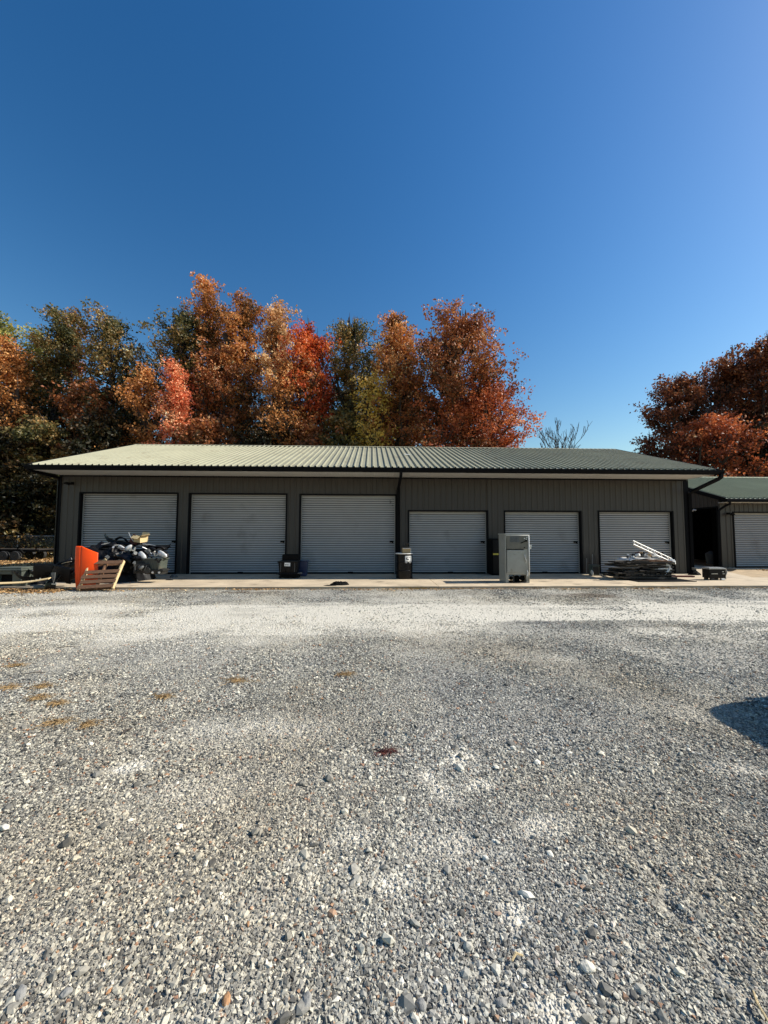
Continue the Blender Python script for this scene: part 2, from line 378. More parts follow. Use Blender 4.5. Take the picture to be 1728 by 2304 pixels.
# concrete apron and the dirt beside it
def slab(name, pts, z, t, m, kind='structure'):
    n = len(pts); b = MB(); b.add([(x, y, z) for x, y in pts]+[(x, y, z-t) for x, y in pts], [tuple(range(n)), tuple(range(n, 2*n))[::-1]]+[(i, i+n, (i+1) % n+n, (i+1) % n)[::-1] for i in range(n)])
    o = obj(name, b, m); tag(o, kind=kind); return o
q1 = G(1638, 1286.5, .06); q2 = G(1728, 1299, .06)
far = (q2-q1)*2.2+q1
slab('concrete_apron', [(-11.2,-3.62),(-4.2,-3.68),(-4.19,-0.0),(-11.2,0.0)][::1], 0.058, .3, M['conc'])
slab('concrete_apron', [(-4.18,-3.68),(2.0,-3.64),(2.01,-0.0),(-4.17,0.0)], 0.060, .3, M['conc'])
slab('concrete_apron', [(2.02,-3.64),(8.0,-3.62),(8.0,0.0),(2.02,0.0)], 0.057, .3, M['conc'])
slab('concrete_apron', [(8.02,-3.62),(30,-3.60),(30,-1.4),(far.x,-1.4),(8.02,-1.4)], 0.060, .3, M['conc'])
slab('concrete_apron', [(8.02,-1.39),(far.x,-1.39),(q1.x,q1.y),(12.77,q1.y),(12.77,-.03),(8.02,-.03)][:3]+[(12.77,q1.y-.001)]+[(12.77,-.03),(8.02,-.03)], 0.059, .3, M['conc'])
slab('concrete_apron', [(12.90,q1.y+.005),(q1.x,q1.y+.005),(16.55,2.66),(16.55,9.5),(12.90,9.5)], 0.060, .3, M['conc'])
slab('concrete_apron', [(16.60,2.0),(30,2.0),(30,2.66),(16.60,2.66)], 0.055, .3, M['conc'])
slab('dirt_bed', [(q1.x+.15,q1.y+.1),(far.x,-1.36),(34,-1.36),(34,1.98),(16.62,1.98)], 0.030, .2, mat('tan_dirt', (.40,.29,.17), .95, 0, .3, 3, .5, 30))
# leaf litter: flat brown leaves nobody could count
def leafmat(name, els, trans=0.3, nscale=0.35, namt=0.55):
    m = bpy.data.materials.new(name); m.use_nodes = True
    n = m.node_tree.nodes; l = m.node_tree.links; b = n['Principled BSDF']; out = n['Material Output']
    b.inputs['Roughness'].default_value = 0.5; b.inputs['Specular IOR Level'].default_value = 0.35
    a = n.new('ShaderNodeAttribute'); a.attribute_name = 'rnd'
    tc = n.new('ShaderNodeTexCoord'); nz = n.new('ShaderNodeTexNoise'); nz.inputs['Scale'].default_value = nscale; nz.inputs['Detail'].default_value = 4
    l.new(tc.outputs['Object'], nz.inputs['Vector'])
    mr = n.new('ShaderNodeMapRange'); mr.inputs[1].default_value = 0.32; mr.inputs[2].default_value = 0.68; l.new(nz.outputs['Fac'], mr.inputs[0])
    mx = n.new('ShaderNodeMix'); mx.data_type = 'FLOAT'; mx.inputs[0].default_value = namt
    l.new(a.outputs['Fac'], mx.inputs[2]); l.new(mr.outputs[0], mx.inputs[3])
    r = n.new('ShaderNodeValToRGB'); e = r.color_ramp.elements
    while len(e) < len(els): e.new(.5)
    for i, c in enumerate(els): e[i].position = (i/(len(els)-1)*.8+.1) if len(els) < 6 else (.12,.32,.5,.66,.80,.90)[i]; e[i].color = (*c, 1)
    l.new(mx.outputs[0], r.inputs[0]); l.new(r.outputs[0], b.inputs['Base Color'])
    t = n.new('ShaderNodeBsdfTranslucent'); l.new(r.outputs[0], t.inputs['Color'])
    ms = n.new('ShaderNodeMixShader'); ms.inputs[0].default_value = trans
    l.new(b.outputs[0], ms.inputs[1]); l.new(t.outputs[0], ms.inputs[2]); l.new(ms.outputs[0], out.inputs[0])
    return m
def leafquads(C, size, flat=0.0, elong=1.5):
    N = len(C); a = rng.normal(size=(N, 3)); b = rng.normal(size=(N, 3))
    if flat: a[:, 2] *= 1-flat; b[:, 2] *= 1-flat
    a /= np.linalg.norm(a, axis=1)[:, None]; b -= a*(a*b).sum(1)[:, None]; b /= np.linalg.norm(b, axis=1)[:, None]
    s = (size*rng.uniform(.6, 1.3, N))[:, None]; nrm = np.cross(a, b)
    V = np.stack([C-a*s*elong*.5, C+b*s*.5+nrm*s*.12, C+a*s*elong*.5, C-b*s*.5+nrm*s*.12], 1)
    return V.reshape(-1, 3), np.arange(N*4).reshape(N, 4)
LIT = leafmat('litter_leaf', [(.10,.05,.02),(.30,.16,.06),(.50,.31,.13),(.62,.44,.22)], .1, 1.0, .3)
def litter(name, X, Y, z, size, label):
    C = np.stack([X, Y, z+rng.random(len(X))*size*.45], 1); V, F = leafquads(C, size, .75)
    o = npmesh(name, V, F, LIT, attrs={'rnd': ('FACE', rng.random(len(X)))}); tag(o, label, 'leaves', kind='stuff')
n = 40000; X = rng.uniform(-34, -12.4, n); Y = rng.uniform(-.5, 14, n)
litter('leaf_litter', X, Y, -.03, .10, 'tan fallen leaves on the sunlit ground left of the building')
n = 5200; X = rng.uniform(-14, 13.5, n); Y = -3.70-np.abs(rng.normal(size=n))*.10*(0.5+1.6*sm(fbm(X, X*0, 1.1, 50), .35, .7)); k = rng.random(n) < (0.25+sm(fbm(X, X*0, .8, 52), .4, .65))
litter('leaf_litter', X[k], Y[k], .0, .035, 'brown leaf crumbs caught along the front edge of the concrete')
n = 5000; X = rng.uniform(-16, -8.5, n); Y = -3.9+rng.normal(size=n)*.35
litter('leaf_litter', X, Y, .01, .05, 'brown leaves and dirt in front of the junk at far left')
n = 2500; X = rng.uniform(17.2, 25, n); Y = rng.uniform(-.9, 1.9, n)
litter('leaf_litter', X, Y, .03, .06, 'dry leaves on the dirt in front of the smaller building')

# ================================================================== BUILDINGS
RP = 0.2286
def rib_profile(x0, x1, pitch=RP, w=0.05, h=0.02, off=0.0):
    pts = [(x0, 0)]; k = math.floor((x0-off)/pitch)-1
    while True:
        c = off+k*pitch; k += 1
        if c > x1+pitch: break
        for dx, dh in ((-w/2-.012, 0), (-w/2+.004, h), (w/2-.004, h), (w/2+.012, 0)):
            if x0 < c+dx < x1: pts.append((c+dx, dh))
    pts.append((x1, 0)); return pts
def ribsheet(b, x0, x1, z0, z1, y, **k):
    "vertical ribbed sheet facing -y; z1 may be a function of x"
    pr = rib_profile(x0, x1, **k); vs = []
    f = z1 if callable(z1) else (lambda x: z1)
    for x, h in pr: vs.append((x, y-h, z0)); vs.append((x, y-h, f(x)))
    b.add(vs, [(2*i, 2*i+2, 2*i+3, 2*i+1) for i in range(len(pr)-1)])
def ribsheet_side(b, y0, y1, z0, z1, x, sgn, **k):
    pr = rib_profile(y0, y1, **k); vs = []; f = z1 if callable(z1) else (lambda y: z1)
    for y, h in pr: vs.append((x+sgn*h, y, z0)); vs.append((x+sgn*h, y, f(y)))
    b.add(vs, [(2*i, 2*i+2, 2*i+3, 2*i+1) for i in range(len(pr)-1)])
def roofsheet(b, x0, x1, ya, za, yb, zb, h=.052, w=.042):
    pr = rib_profile(x0, x1, w=w, h=h, off=.06); vs = []
    for x, q in pr: vs.append((x, ya, za+q)); vs.append((x, yb, zb+q))
    b.add(vs, [(2*i, 2*i+2, 2*i+3, 2*i+1) for i in range(len(pr)-1)])

def roll_door(parent, x0, x1, z1, yw, latch_z=1.35, zf=0.06, marks=None, recess=.17):
    y = yw+recess; b = MB(); pts = []; z = zf+.05; p = .088
    g = 0
    while z < z1:
        for dz, dy in ((0, .018), (.003, -.022), (.030, -.030), (.054, -.022), (.057, 0.018), (.0875, .018)):
            if z+dz < z1: pts.append((z+dz, dy))
        z += p
    pts.append((z1, 0)); nx = 6; vs = []
    for zz, dy in pts:
        for i in range(nx+1):
            X_ = x0+.035+(x1-x0-.07)*i/nx; vs.append((X_, y+dy+.003*math.sin(i*1.3+zz*2+x0), zz))
    W = nx+1
    b.add(vs, [(j*W+i, j*W+i+1, (j+1)*W+i+1, (j+1)*W+i) for j in range(len(pts)-1) for i in range(nx)])
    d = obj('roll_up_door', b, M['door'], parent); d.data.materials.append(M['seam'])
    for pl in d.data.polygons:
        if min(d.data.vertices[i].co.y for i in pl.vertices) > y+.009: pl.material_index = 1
    for sx, xx in ((1, x0), (-1, x1)):
        a, c = sorted((xx, xx+sx*.034)); obj('door_guide', MB().box(a, c, y-.055, y-.022, zf, z1), M['guide'], d)
    obj('header_strip', MB().box(x0+.034, x1-.034, y-.050, y-.030, z1-.045, z1), M['guide'], d)
    obj('bottom_seal', MB().box(x0+.035, x1-.035, y-.032, y+.035, zf, zf+.052), M['blkm'], d)
    lb = MB().box(x1-.22, x1-.06, y-.05, y-.031, latch_z-.035, latch_z+.035); lb.box(x1-.12, x1-.08, y-.07, y-.046, latch_z-.06, latch_z+.02)
    obj('latch', lb, M['blkm'], d)
    xm = (x0+x1)/2+.1; hb = MB().box(xm-.10, xm+.10, y-.06, y-.033, zf+.055, zf+.075); hb.box(xm-.05, xm+.05, y-.075, y-.03, zf+.02, zf+.055)
    obj('lift_handle', hb, M['blkm'], d)
    # black jamb and face trim
    t = MB(); w_ = .055; yf = yw-.030
    t.box(x0-w_, x0-.001, yf, y+.02, zf, z1+.001); t.box(x1+.001, x1+w_, yf, y+.02, zf, z1+.001); t.box(x0-w_, x1+w_, yf, y+.02, z1+.0015, z1+w_)
    obj('door_trim', t, M['trim'], d)
    if marks:
        for c in marks: obj('door_mark', MB().box(*c), M['blkm'], d)
    return d

DOORS = [(-11.15,-7.52,3.14),(-7.02,-3.34,3.13),(-2.76,0.94,3.12),(1.49,4.57,2.50),(5.30,8.33,2.50),(9.11,12.10,2.51)]
WX0, WX1, WTOP = -11.93, 12.77, 3.845
ROOF_E, ROOF_Z, SL = -1.42, 3.985, 0.350
RIDY = 4.57; RIDZ = ROOF_Z+SL*(RIDY-ROOF_E)
def rz(y): return RIDZ-SL*abs(y-RIDY)
M['seam'] = mat('grimy_door_seam', (0.10, 0.10, 0.10), 0.7, 0, 0.2, 3)  # darker grey paints the shade inside the slat grooves
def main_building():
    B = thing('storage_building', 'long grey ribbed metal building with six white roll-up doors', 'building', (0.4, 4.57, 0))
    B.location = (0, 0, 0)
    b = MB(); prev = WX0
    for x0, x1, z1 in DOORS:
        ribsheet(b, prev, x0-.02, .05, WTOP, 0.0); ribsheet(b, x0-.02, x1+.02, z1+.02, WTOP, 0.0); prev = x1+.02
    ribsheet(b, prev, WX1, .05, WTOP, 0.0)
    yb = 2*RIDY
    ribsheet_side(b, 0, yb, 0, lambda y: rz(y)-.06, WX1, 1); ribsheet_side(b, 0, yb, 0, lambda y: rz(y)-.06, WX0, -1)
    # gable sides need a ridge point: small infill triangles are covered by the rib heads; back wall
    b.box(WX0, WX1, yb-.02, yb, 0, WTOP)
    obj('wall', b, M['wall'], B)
    inn = MB().box(WX0+.05, WX1-.05, .42, .46, 0, WTOP-.02); obj('inner_wall', inn, M['blkm'], B)
    r = MB(); xr0, xr1 = WX0-.03, WX1+.03
    roofsheet(r, xr0, xr1, ROOF_E, ROOF_Z, RIDY, RIDZ); roofsheet(r, xr0, xr1, yb-ROOF_E, ROOF_Z, RIDY, RIDZ)
    ro = obj('roof', r, M['roof'], B, solid=.004)
    rc = MB(); rc.add([(xr0,RIDY-.16,RIDZ-.016),(xr1,RIDY-.16,RIDZ-.016),(xr1,RIDY,RIDZ+.05),(xr0,RIDY,RIDZ+.05),(xr1,RIDY+.16,RIDZ-.016),(xr0,RIDY+.16,RIDZ-.016)], [(0,1,2,3),(3,2,4,5)])
    obj('ridge_cap', rc, M['roof'], ro)
    v = P(1128-210, 1024, 0); vz = rz(1.6)
    obj('roof_scrap', MB().cbox((v.x*1.08, 1.6, vz+.055), (.28,.10,.03), (math.atan(SL),0,.2)), M['white'], ro)
    # rake trims
    for xx, sg in ((xr0, -1), (xr1, 1)):
        t = MB(); a, c = sorted((xx, xx+sg*.035))
        for ys, ye in ((ROOF_E, RIDY), (yb-ROOF_E, RIDY)):
            t.add([(a,ys,ROOF_Z+.045),(c,ys,ROOF_Z+.045),(c,ye,RIDZ+.045),(a,ye,RIDZ+.045),(a,ys,ROOF_Z-.13),(c,ys,ROOF_Z-.13),(c,ye,RIDZ-.13),(a,ye,RIDZ-.13)], [(0,1,2,3),(4,7,6,5),(0,4,5,1),(1,5,6,2),(3,2,6,7),(0,3,7,4)])
        obj('rake_trim', t, M['trim'], B)
    # soffit (ribbed white underside)
    s = MB(); pr = rib_profile(xr0+.01, xr1-.01, pitch=.1, w=.02, h=.008); vs = []
    for x, h in pr: vs.append((x, -.001, WTOP-h)); vs.append((x, ROOF_E+.02, WTOP-h+.0))
    s.add(vs, [(2*i, 2*i+1, 2*i+3, 2*i+2) for i in range(len(pr)-1)]); obj('soffit', s, M['soffit'], B)
    obj('soffit_moulding', MB().box(WX0, WX1, -.06, -.024, WTOP-.055, WTOP-.012), M['trim'], B)
    obj('fascia', MB().box(xr0, xr1, ROOF_E, ROOF_E+.018, WTOP-.03, ROOF_Z-.004), M['trim'], B)
    gt = MB(); prof = [(-.002, 0), (-.002, -.135), (-.075, -.140), (-.095, -.085), (-.125, -.07), (-.130, 0), (-.118, 0), (-.112,-.062),(-.086,-.078),(-.07,-.13),(-.012,-.127),(-.012,0)]
    gx0, gx1 = xr0-.05, xr1+.10; vs = []
    for x in (gx0, gx1):
        for dy, dz in prof: vs.append((x, ROOF_E+dy, ROOF_Z-.012+dz))
    n = len(prof); gt.add(vs, [(i, (i+1) % n, (i+1) % n+n, i+n) for i in range(n)]+[tuple(range(n))[::-1], tuple(range(n, 2*n))])
    gt.box(gx0+.001, gx0+.01, ROOF_E-.12, ROOF_E-.01, ROOF_Z-.14, ROOF_Z-.02); gt.box(gx1-.01, gx1-.001, ROOF_E-.12, ROOF_E-.01, ROOF_Z-.14, ROOF_Z-.02)
    obj('gutter', gt, M['trim'], B)
    def spout(pts, wd=.085, dp=.06):
        t = MB(); t.tube(pts, wd*.85, 4); return t
    zg = ROOF_Z-.15
    # middle downspout: soffit run back to the wall then down
    obj('downspout', spout([(1.05, ROOF_E-.06, zg+.02), (1.05, ROOF_E-.05, zg-.08), (1.05, ROOF_E+.05, zg-.16), (1.05, -.16, zg-.42), (1.05, -.10, zg-.52), (1.05, -.085, .16), (1.05, -.16, .09)]), M['trim'], B)
    obj('downspout', spout([(gx1-.07, ROOF_E-.06, zg+.02), (gx1-.07, ROOF_E-.05, zg-.12), (gx1-.12, ROOF_E+.03, zg-.18), (WX1+.06, -.16, zg-.50), (WX1+.05, -.07, zg-.60), (WX1+.05, -.06, .2), (WX1+.05, -.16, .1)]), M['trim'], B)
    obj('downspout', spout([(gx0+.10, ROOF_E-.04, zg+.02), (WX0-.05, ROOF_E+.1, zg-.02), (WX0-.10, .03, zg-.10), (WX0-.10, .05, zg-.2), (WX0-.10, .05, .1)]), M['trim'], B)
    for a, c in ((WX0-.03, WX0+.06), (WX1-.16, WX1+.03)):
        obj('corner_trim', MB().box(a, c, -.034, -.026+.02, .05, WTOP-.06).box(a, a+.01 if a < 0 else c, -.034, .12, .05, WTOP-.06) if a < 0 else MB().box(a, c, -.034, .12, .05, WTOP-.06), M['trim'], B)
    f = MB(); f.cbox((-11.47, -.045, 3.52), (.10,.04,.10)); obj('wall_light', f, M['blkm'], B)
    fl = MB().cbox((-11.55, -.16, 3.50), (.20,.16,.05), (.3, .25, 0)); fl.tube([(-11.47,-.06,3.52),(-11.52,-.12,3.52)], .012, 6); obj('lamp_head', fl, M['blkm'], bpy.data.objects['wall_light'])
    for i, (x0, x1, z1) in enumerate(DOORS):
        mk = None
        if i == 2:
            mk = [(.73,.745,.12,.145,2.80,2.96),(.745,.80,.12,.145,2.865,2.88),(.83,.85,.12,.145,2.72,2.76)]
        roll_door(B, x0, x1, z1, 0.0, 1.31, marks=mk)
    # paint chips / scuffs low on the pier by the sixth door
    return B
main_building()

def side_building():
    X0, Y0 = 16.62, 2.70; YB = Y0+9.14; RY = (Y0+YB)/2; EZ, EY = 3.30, Y0-.42; X1 = 36
    RZ = EZ+SL*(RY-EY)
    B = thing('small_storage_building', 'second lower grey metal building with green-grey roof at right edge', 'building')
    WT = 3.12; dx0, dx1, dz = 17.28, 20.9, 2.66
    b = MB(); ribsheet(b, X0, dx0-.02, .05, WT, Y0); ribsheet(b, dx0-.02, dx1+.02, dz+.02, WT, Y0)
    x = dx1+.02
    for k in range(3):
        a = x+1.0; ribsheet(b, x, a, .05, WT, Y0); ribsheet(b, a, a+3.6, dz+.02, WT, Y0); x = a+3.6
    ribsheet(b, x, X1, .05, WT, Y0)
    zz = lambda y: RZ-SL*abs(y-RY)-.05
    ho = 2.92   # big side opening below this
    ribsheet_side(b, Y0, Y0+.16, 0, zz, X0, -1); ribsheet_side(b, Y0+.16, YB-.6, ho, zz, X0, -1); ribsheet_side(b, YB-.6, YB, 0, zz, X0, -1)
    b.box(X0, X1, YB-.02, YB, 0, WT); b.box(X1-.02, X1, Y0, YB, 0, WT)
    obj('wall', b, M['wall'], B)
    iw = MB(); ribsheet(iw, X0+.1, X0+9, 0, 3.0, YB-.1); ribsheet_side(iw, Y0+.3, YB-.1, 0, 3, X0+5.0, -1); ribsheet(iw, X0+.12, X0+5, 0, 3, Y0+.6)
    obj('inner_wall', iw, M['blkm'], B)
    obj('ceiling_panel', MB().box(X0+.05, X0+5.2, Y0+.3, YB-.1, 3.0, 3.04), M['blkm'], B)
    r = MB(); roofsheet(r, X0-.10, X1+.1, EY, EZ, RY, RZ); roofsheet(r, X0-.10, X1+.1, YB+.42, EZ, RY, RZ)
    ro = obj('roof', r, M['roofg'], B, solid=.004)
    rc = MB(); rc.add([(X0-.1,RY-.18,RZ-.016),(X1,RY-.18,RZ-.016),(X1,RY,RZ+.06),(X0-.1,RY,RZ+.06),(X1,RY+.18,RZ-.016),(X0-.1,RY+.18,RZ-.016)], [(0,1,2,3),(3,2,4,5)]); obj('ridge_cap', rc, M['roofg'], ro)
    t = MB(); a, c = X0-.14, X0-.10
    for ys, ye in ((EY, RY), (YB+.42, RY)):
        t.add([(a,ys,EZ+.045),(c,ys,EZ+.045),(c,ye,RZ+.045),(a,ye,RZ+.045),(a,ys,EZ-.15),(c,ys,EZ-.15),(c,ye,RZ-.15),(a,ye,RZ-.15)], [(0,1,2,3),(4,7,6,5),(0,4,5,1),(1,5,6,2),(3,2,6,7),(0,3,7,4)])
    obj('rake_trim', t, M['trim'], B)
    obj('soffit', MB().box(X0-.1, X1, EY+.02, Y0-.024, WT, WT+.02), M['soffit'], B)
    obj('gutter', MB().box(X0-.14, X1, EY-.12, EY, EZ-.16, EZ-.01), M['trim'], B, bevel=.02)
    obj('downspout', MB().tube([(X0+.05,EY-.06,EZ-.15),(X0+.05,EY-.05,EZ-.26),(X0-.0,EY+.1,EZ-.32),(X0-.04,Y0-.1,EZ-.46),(X0-.07,Y0-.02,EZ-.56),(X0-.07,Y0+.05,.1)], .05, 4), M['trim'], B)
    obj('opening_trim', MB().box(X0-.035, X0-.005, Y0+.10, YB-.5, ho-.02, ho+.06).box(X0-.035, X0+.05, Y0+.10, Y0+.17, .05, ho-.021), M['trim'], B)
    obj('corner_trim', MB().box(X0-.03, X0+.05, Y0-.034, Y0-.004, .05, WT-.01), M['wall'], B)
    roll_door(B, dx0, dx1, dz, Y0, 1.3)
    x = dx1+.02
    for k in range(3): roll_door(B, x+1.02, x+4.58, dz, Y0, 1.3); x += 4.6
    fl = MB().cbox((16.98, Y0-.05, 2.62), (.1,.05,.1)); w1 = obj('wall_light', fl, M['blkm'], B)
    obj('lamp_head', MB().cbox((16.92, Y0-.17, 2.60), (.16,.14,.06), (.4,.2,0)).cbox((17.07, Y0-.16, 2.58), (.12,.14,.08), (.4,-.3,0)), M['blkm'], w1)
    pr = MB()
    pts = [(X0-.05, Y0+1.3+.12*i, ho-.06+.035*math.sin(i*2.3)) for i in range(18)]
    pr.tube(pts, [.035+.015*math.sin(i*1.7) for i in range(18)], 6); obj('white_strip_curtain', pr, M['cloth'], B)  # white tube added to stand for a strip of sunlight under the header
    return B
M['roofg'] = mat('roof_metal_green', (0.27, 0.295, 0.20), 0.5, 0.0, 0.12, 0.5, 0.03, 25, spec=0.25)
side_building()

# ================================================================== TREES
PAL = {  # last colour of every palette paints bright sun glints on leaves
 'red': [(.06,.030,.012),(.17,.045,.018),(.30,.075,.026),(.42,.12,.040),(.50,.20,.07),(.78,.46,.30)],
 'brightred': [(.14,.035,.012),(.36,.055,.018),(.58,.10,.025),(.66,.19,.05),(.60,.26,.08),(.85,.50,.30)],
 'salmon': [(.22,.05,.022),(.46,.11,.05),(.64,.20,.09),(.72,.32,.16),(.70,.40,.22),(.90,.62,.45)],
 'redbrown': [(.032,.028,.012),(.085,.045,.016),(.18,.060,.022),(.28,.095,.032),(.36,.17,.055),(.74,.44,.28)],
 'orange': [(.055,.040,.014),(.16,.070,.020),(.34,.135,.038),(.48,.22,.07),(.58,.33,.13),(.85,.60,.38)],
 'pale': [(.16,.09,.035),(.36,.20,.08),(.54,.32,.15),(.64,.42,.22),(.62,.45,.26),(.88,.70,.52)],
 'olive': [(.016,.020,.008),(.040,.042,.014),(.085,.070,.022),(.15,.095,.030),(.26,.14,.045),(.62,.48,.30)],
 'greenyellow': [(.035,.045,.012),(.10,.11,.025),(.22,.20,.05),(.34,.27,.07),(.36,.22,.06),(.70,.62,.36)],
 'yellow': [(.14,.10,.02),(.34,.23,.035),(.52,.36,.07),(.60,.42,.11),(.48,.26,.06),(.80,.68,.40)],
 'dark': [(.006,.008,.004),(.015,.017,.006),(.032,.026,.009),(.060,.036,.012),(.12,.060,.020),(.40,.24,.12)],
 'darkred': [(.014,.011,.006),(.040,.018,.008),(.085,.028,.012),(.15,.045,.016),(.24,.09,.030),(.56,.30,.18)],
}
PAL = {k: [tuple(min(.92, c*{'dark': 1.2, 'olive': 1.9, 'greenyellow': 1.9, 'orange': 1.65, 'pale': 1.6, 'brightred': 1.15, 'redbrown': 1.7, 'darkred': 1.9}.get(k, 1.5)) for c in col) for col in v] for k, v in PAL.items()}
LM = {k: leafmat('leaves_'+k, v, .32) for k, v in PAL.items()}
def tree(name, label, x, y, h, cr, pal, base=.3, nl=12000, ls=.15, nb=42, tips=3, sp=.55, up=(36, 72), lean=0, cat='tree', group=None, bark='bark', tr=.011, seed=None, gap=1.0, tipspread=.55):
    rr = random.Random(seed if seed is not None else int(abs(x*131+y*71+h*17)))
    T = thing(name, label, cat, (x, y, 0), group=group)
    tb = MB(); C = []; SG = []
    dx = lean*h; wob = [(rr.uniform(-1, 1)*.012*h, rr.uniform(-1, 1)*.012*h) for _ in range(9)]
    lead = [Vector((dx*(i/8)**1.2+(wob[i][0] if i else 0), (wob[i][1] if i else 0), h*.985*i/8)) for i in range(9)]
    def at(t):
        t = min(max(t, 0), .9999)*8; i = int(t); return lead[i].lerp(lead[i+1], t-i)
    r0 = h*tr+.03
    tb.tube(lead, [r0*(1.25 if i == 0 else (1-i/8)**.8)+.012 for i in range(9)], 7)
    def prof(s): return ((s+.12)**sp)*((1-s)**.72+.05)*1.5
    def limb(p0, az, el, L, r, nseg=5, curve=.25):
        pts = [p0]; d = Vector((math.cos(az)*math.cos(el), math.sin(az)*math.cos(el), math.sin(el)))
        for i in range(nseg):
            d = (d+Vector((rr.uniform(-.16,.16), rr.uniform(-.16,.16), curve*.3+rr.uniform(-.1,.1)))).normalized(); pts.append(pts[-1]+d*L/nseg)
        tb.tube(pts, [r*(1-i/nseg)**.9+.006 for i in range(nseg+1)], 4 if r < .05 else 5, cap=False)
        return pts
    def clus(pts, L, dens=1.0):
        n = max(3, int(5+L*2.2))
        for k in range(n):
            s = (.30+.72*((k+rr.random())/n))*(len(pts)-1); i = min(int(s), len(pts)-2); p = pts[i].lerp(pts[i+1], min(s-i, 1.15))
            sg = rr.uniform(.12, .32)*(.85+cr*.10)
            if rr.random() < .26*gap: continue
            for q in range(2):
                C.append(p+Vector((rr.gauss(0, sg*.9), rr.gauss(0, sg*.9), rr.gauss(0, sg*.8)+.1))); SG.append(sg*rr.uniform(.45, 1.0))
    for i in range(nb):
        t = base+(1-base)*((i+.5)/nb)**.93; s = (t-base)/(1-base)
        az = i*2.39996+rr.uniform(-.4, .4); el = R(up[0]+(up[1]-up[0])*s+rr.uniform(-10, 10))
        L = cr*prof(s)*rr.uniform(.72, 1.15)/max(.42, math.cos(el))*1.0
        L = max(L, .5); pts = limb(at(t-.02), az, el, L, r0*.42*(1-s)+.012); clus(pts, L)
        for j in range(2 if L > 1.5 else 0):
            k = rr.randint(1, 3); p2 = limb(pts[k], az+rr.choice((-1,1))*rr.uniform(.5, 1.0), el+rr.uniform(-.3, .35), L*rr.uniform(.35, .6), r0*.14+.008, 3); clus(p2, L*.5)
    for i in range(tips):
        az = i*6.283/max(tips, 1)+rr.uniform(-.5, .5); t = rr.uniform(.42, .68)
        p0 = at(t); tgt = Vector((lead[-1].x+math.cos(az)*cr*tipspread*rr.uniform(.6, 1.1), math.sin(az)*cr*.5, h*rr.uniform(.86, .98)))
        mid = p0.lerp(tgt, .45)+Vector((math.cos(az)*cr*.14, 0, 0)); pts = [p0, p0.lerp(mid, .5), mid, mid.lerp(tgt, .5), tgt]
        tb.tube(pts, [r0*.45*(1-q/4)+.012 for q in range(5)], 5, cap=False)
        L = (tgt-p0).length
        for k in range(int(L*2.4)):
            s = .2+.8*k/(L*2.4); i2 = min(int(s*4), 3); p = pts[i2].lerp(pts[i2+1], s*4-i2); wd = cr*.36*(1-s)**.7+.14
            for q in range(2): C.append(p+Vector((rr.gauss(0, wd*.7), rr.gauss(0, wd*.7), rr.gauss(0, .25)))); SG.append(rr.uniform(.12, .30))
    for k in range(14):
        s = k/14; wd = .12+cr*.22*(1-s); p = at(.84+.155*s)
        for q in range(2): C.append(p+Vector((rr.gauss(0, wd), rr.gauss(0, wd), rr.gauss(0, .2)))); SG.append(rr.uniform(.10, .24))
    C = np.array([tuple(c) for c in C]); SG = np.array(SG)
    ax = lean*h*(np.clip(C[:, 2], 0, h)/h)**1.2
    kx = cr*.86/max(.3, np.percentile(np.abs(C[:, 0]-ax), 93)); kx = min(max(kx, .6), 1.9)
    zz = C[:, 2].max(); zf = lambda z: z if z < h*.5 else h*.5+(z-h*.5)*(h*.48)/(zz-h*.5)
    C[:, 2] = [zf(z) for z in C[:, 2]]
    C[:, 0] = (C[:, 0]-ax)*kx+ax; C[:, 1] *= kx
    tb.v = [(p[0]*kx, p[1]*kx, zf(p[2]) if zf(p[2]) < h*.72 else h*.72+(zf(p[2])-h*.72)*.42) if math.hypot(p[0], p[1]) > r0*2.5 else p for p in tb.v]
    wgt = SG**1.15*rng.uniform(.25, 1.3, len(C))*np.clip(.35+(C[:, 2]/h-base)*2.2, .35, 1); wgt /= wgt.sum()
    idx = rng.choice(len(C), nl, p=wgt)
    pos = C[idx]+np.clip(rng.normal(size=(nl, 3)), -1.4, 1.4)*SG[idx][:, None]*np.array([1, 1, .85])
    V, F = leafquads(pos, ls*.95)
    npmesh('crown', V, F, LM[pal], T, attrs={'rnd': ('FACE', np.clip(rng.random(nl)*.75+rng.random(len(C))[idx]*.25, 0, 1))})
    obj('trunk', tb, M[bark], T, smooth=True)
    return T
def T(u, v, hw, y, pal, label, **k):
    t = P(u, v, y); cr = abs(P(u+hw, v, y).x-t.x)
    name = k.pop('name', 'maple_tree')
    return tree(name, label, t.x, y, t.z, cr, pal, group='autumn trees behind the long building', **k)
T(-8, 690, 62, 17.5, 'greenyellow', 'yellow-green tree cut off by the left edge of the photo', base=.2, nl=13000)
T(28, 752, 56, 15, 'orange', 'dull orange-brown bushy tree at the far left, in front of the yellow-green one', base=.12, nl=13000, ls=.14)
T(88, 728, 40, 19, 'greenyellow', 'thin grey-green tree second from the left edge', base=.25, nl=9000)
T(133, 684, 36, 17, 'olive', 'narrow dark tree with bare black trunk showing, over the left roof corner', base=.42, nl=9000, ls=.14, tips=1)
T(174, 700, 25, 18.5, 'redbrown', 'slender red-brown spire just left of the wide olive tree', base=.3, nl=7500, tips=1)
T(262, 712, 68, 17, 'olive', 'wide olive-brown tree with rounded top above the left roof end', base=.3, nl=17000, ls=.14, tips=5, sp=.8)
T(338, 815, 50, 14.5, 'orange', 'low orange tree left of the narrow salmon one', base=.15, nl=10000, ls=.13)
T(394, 806, 34, 13.5, 'salmon', 'narrow salmon-red tree in front of the olive twin-topped tree', base=.1, nl=11000, ls=.12, tips=1)
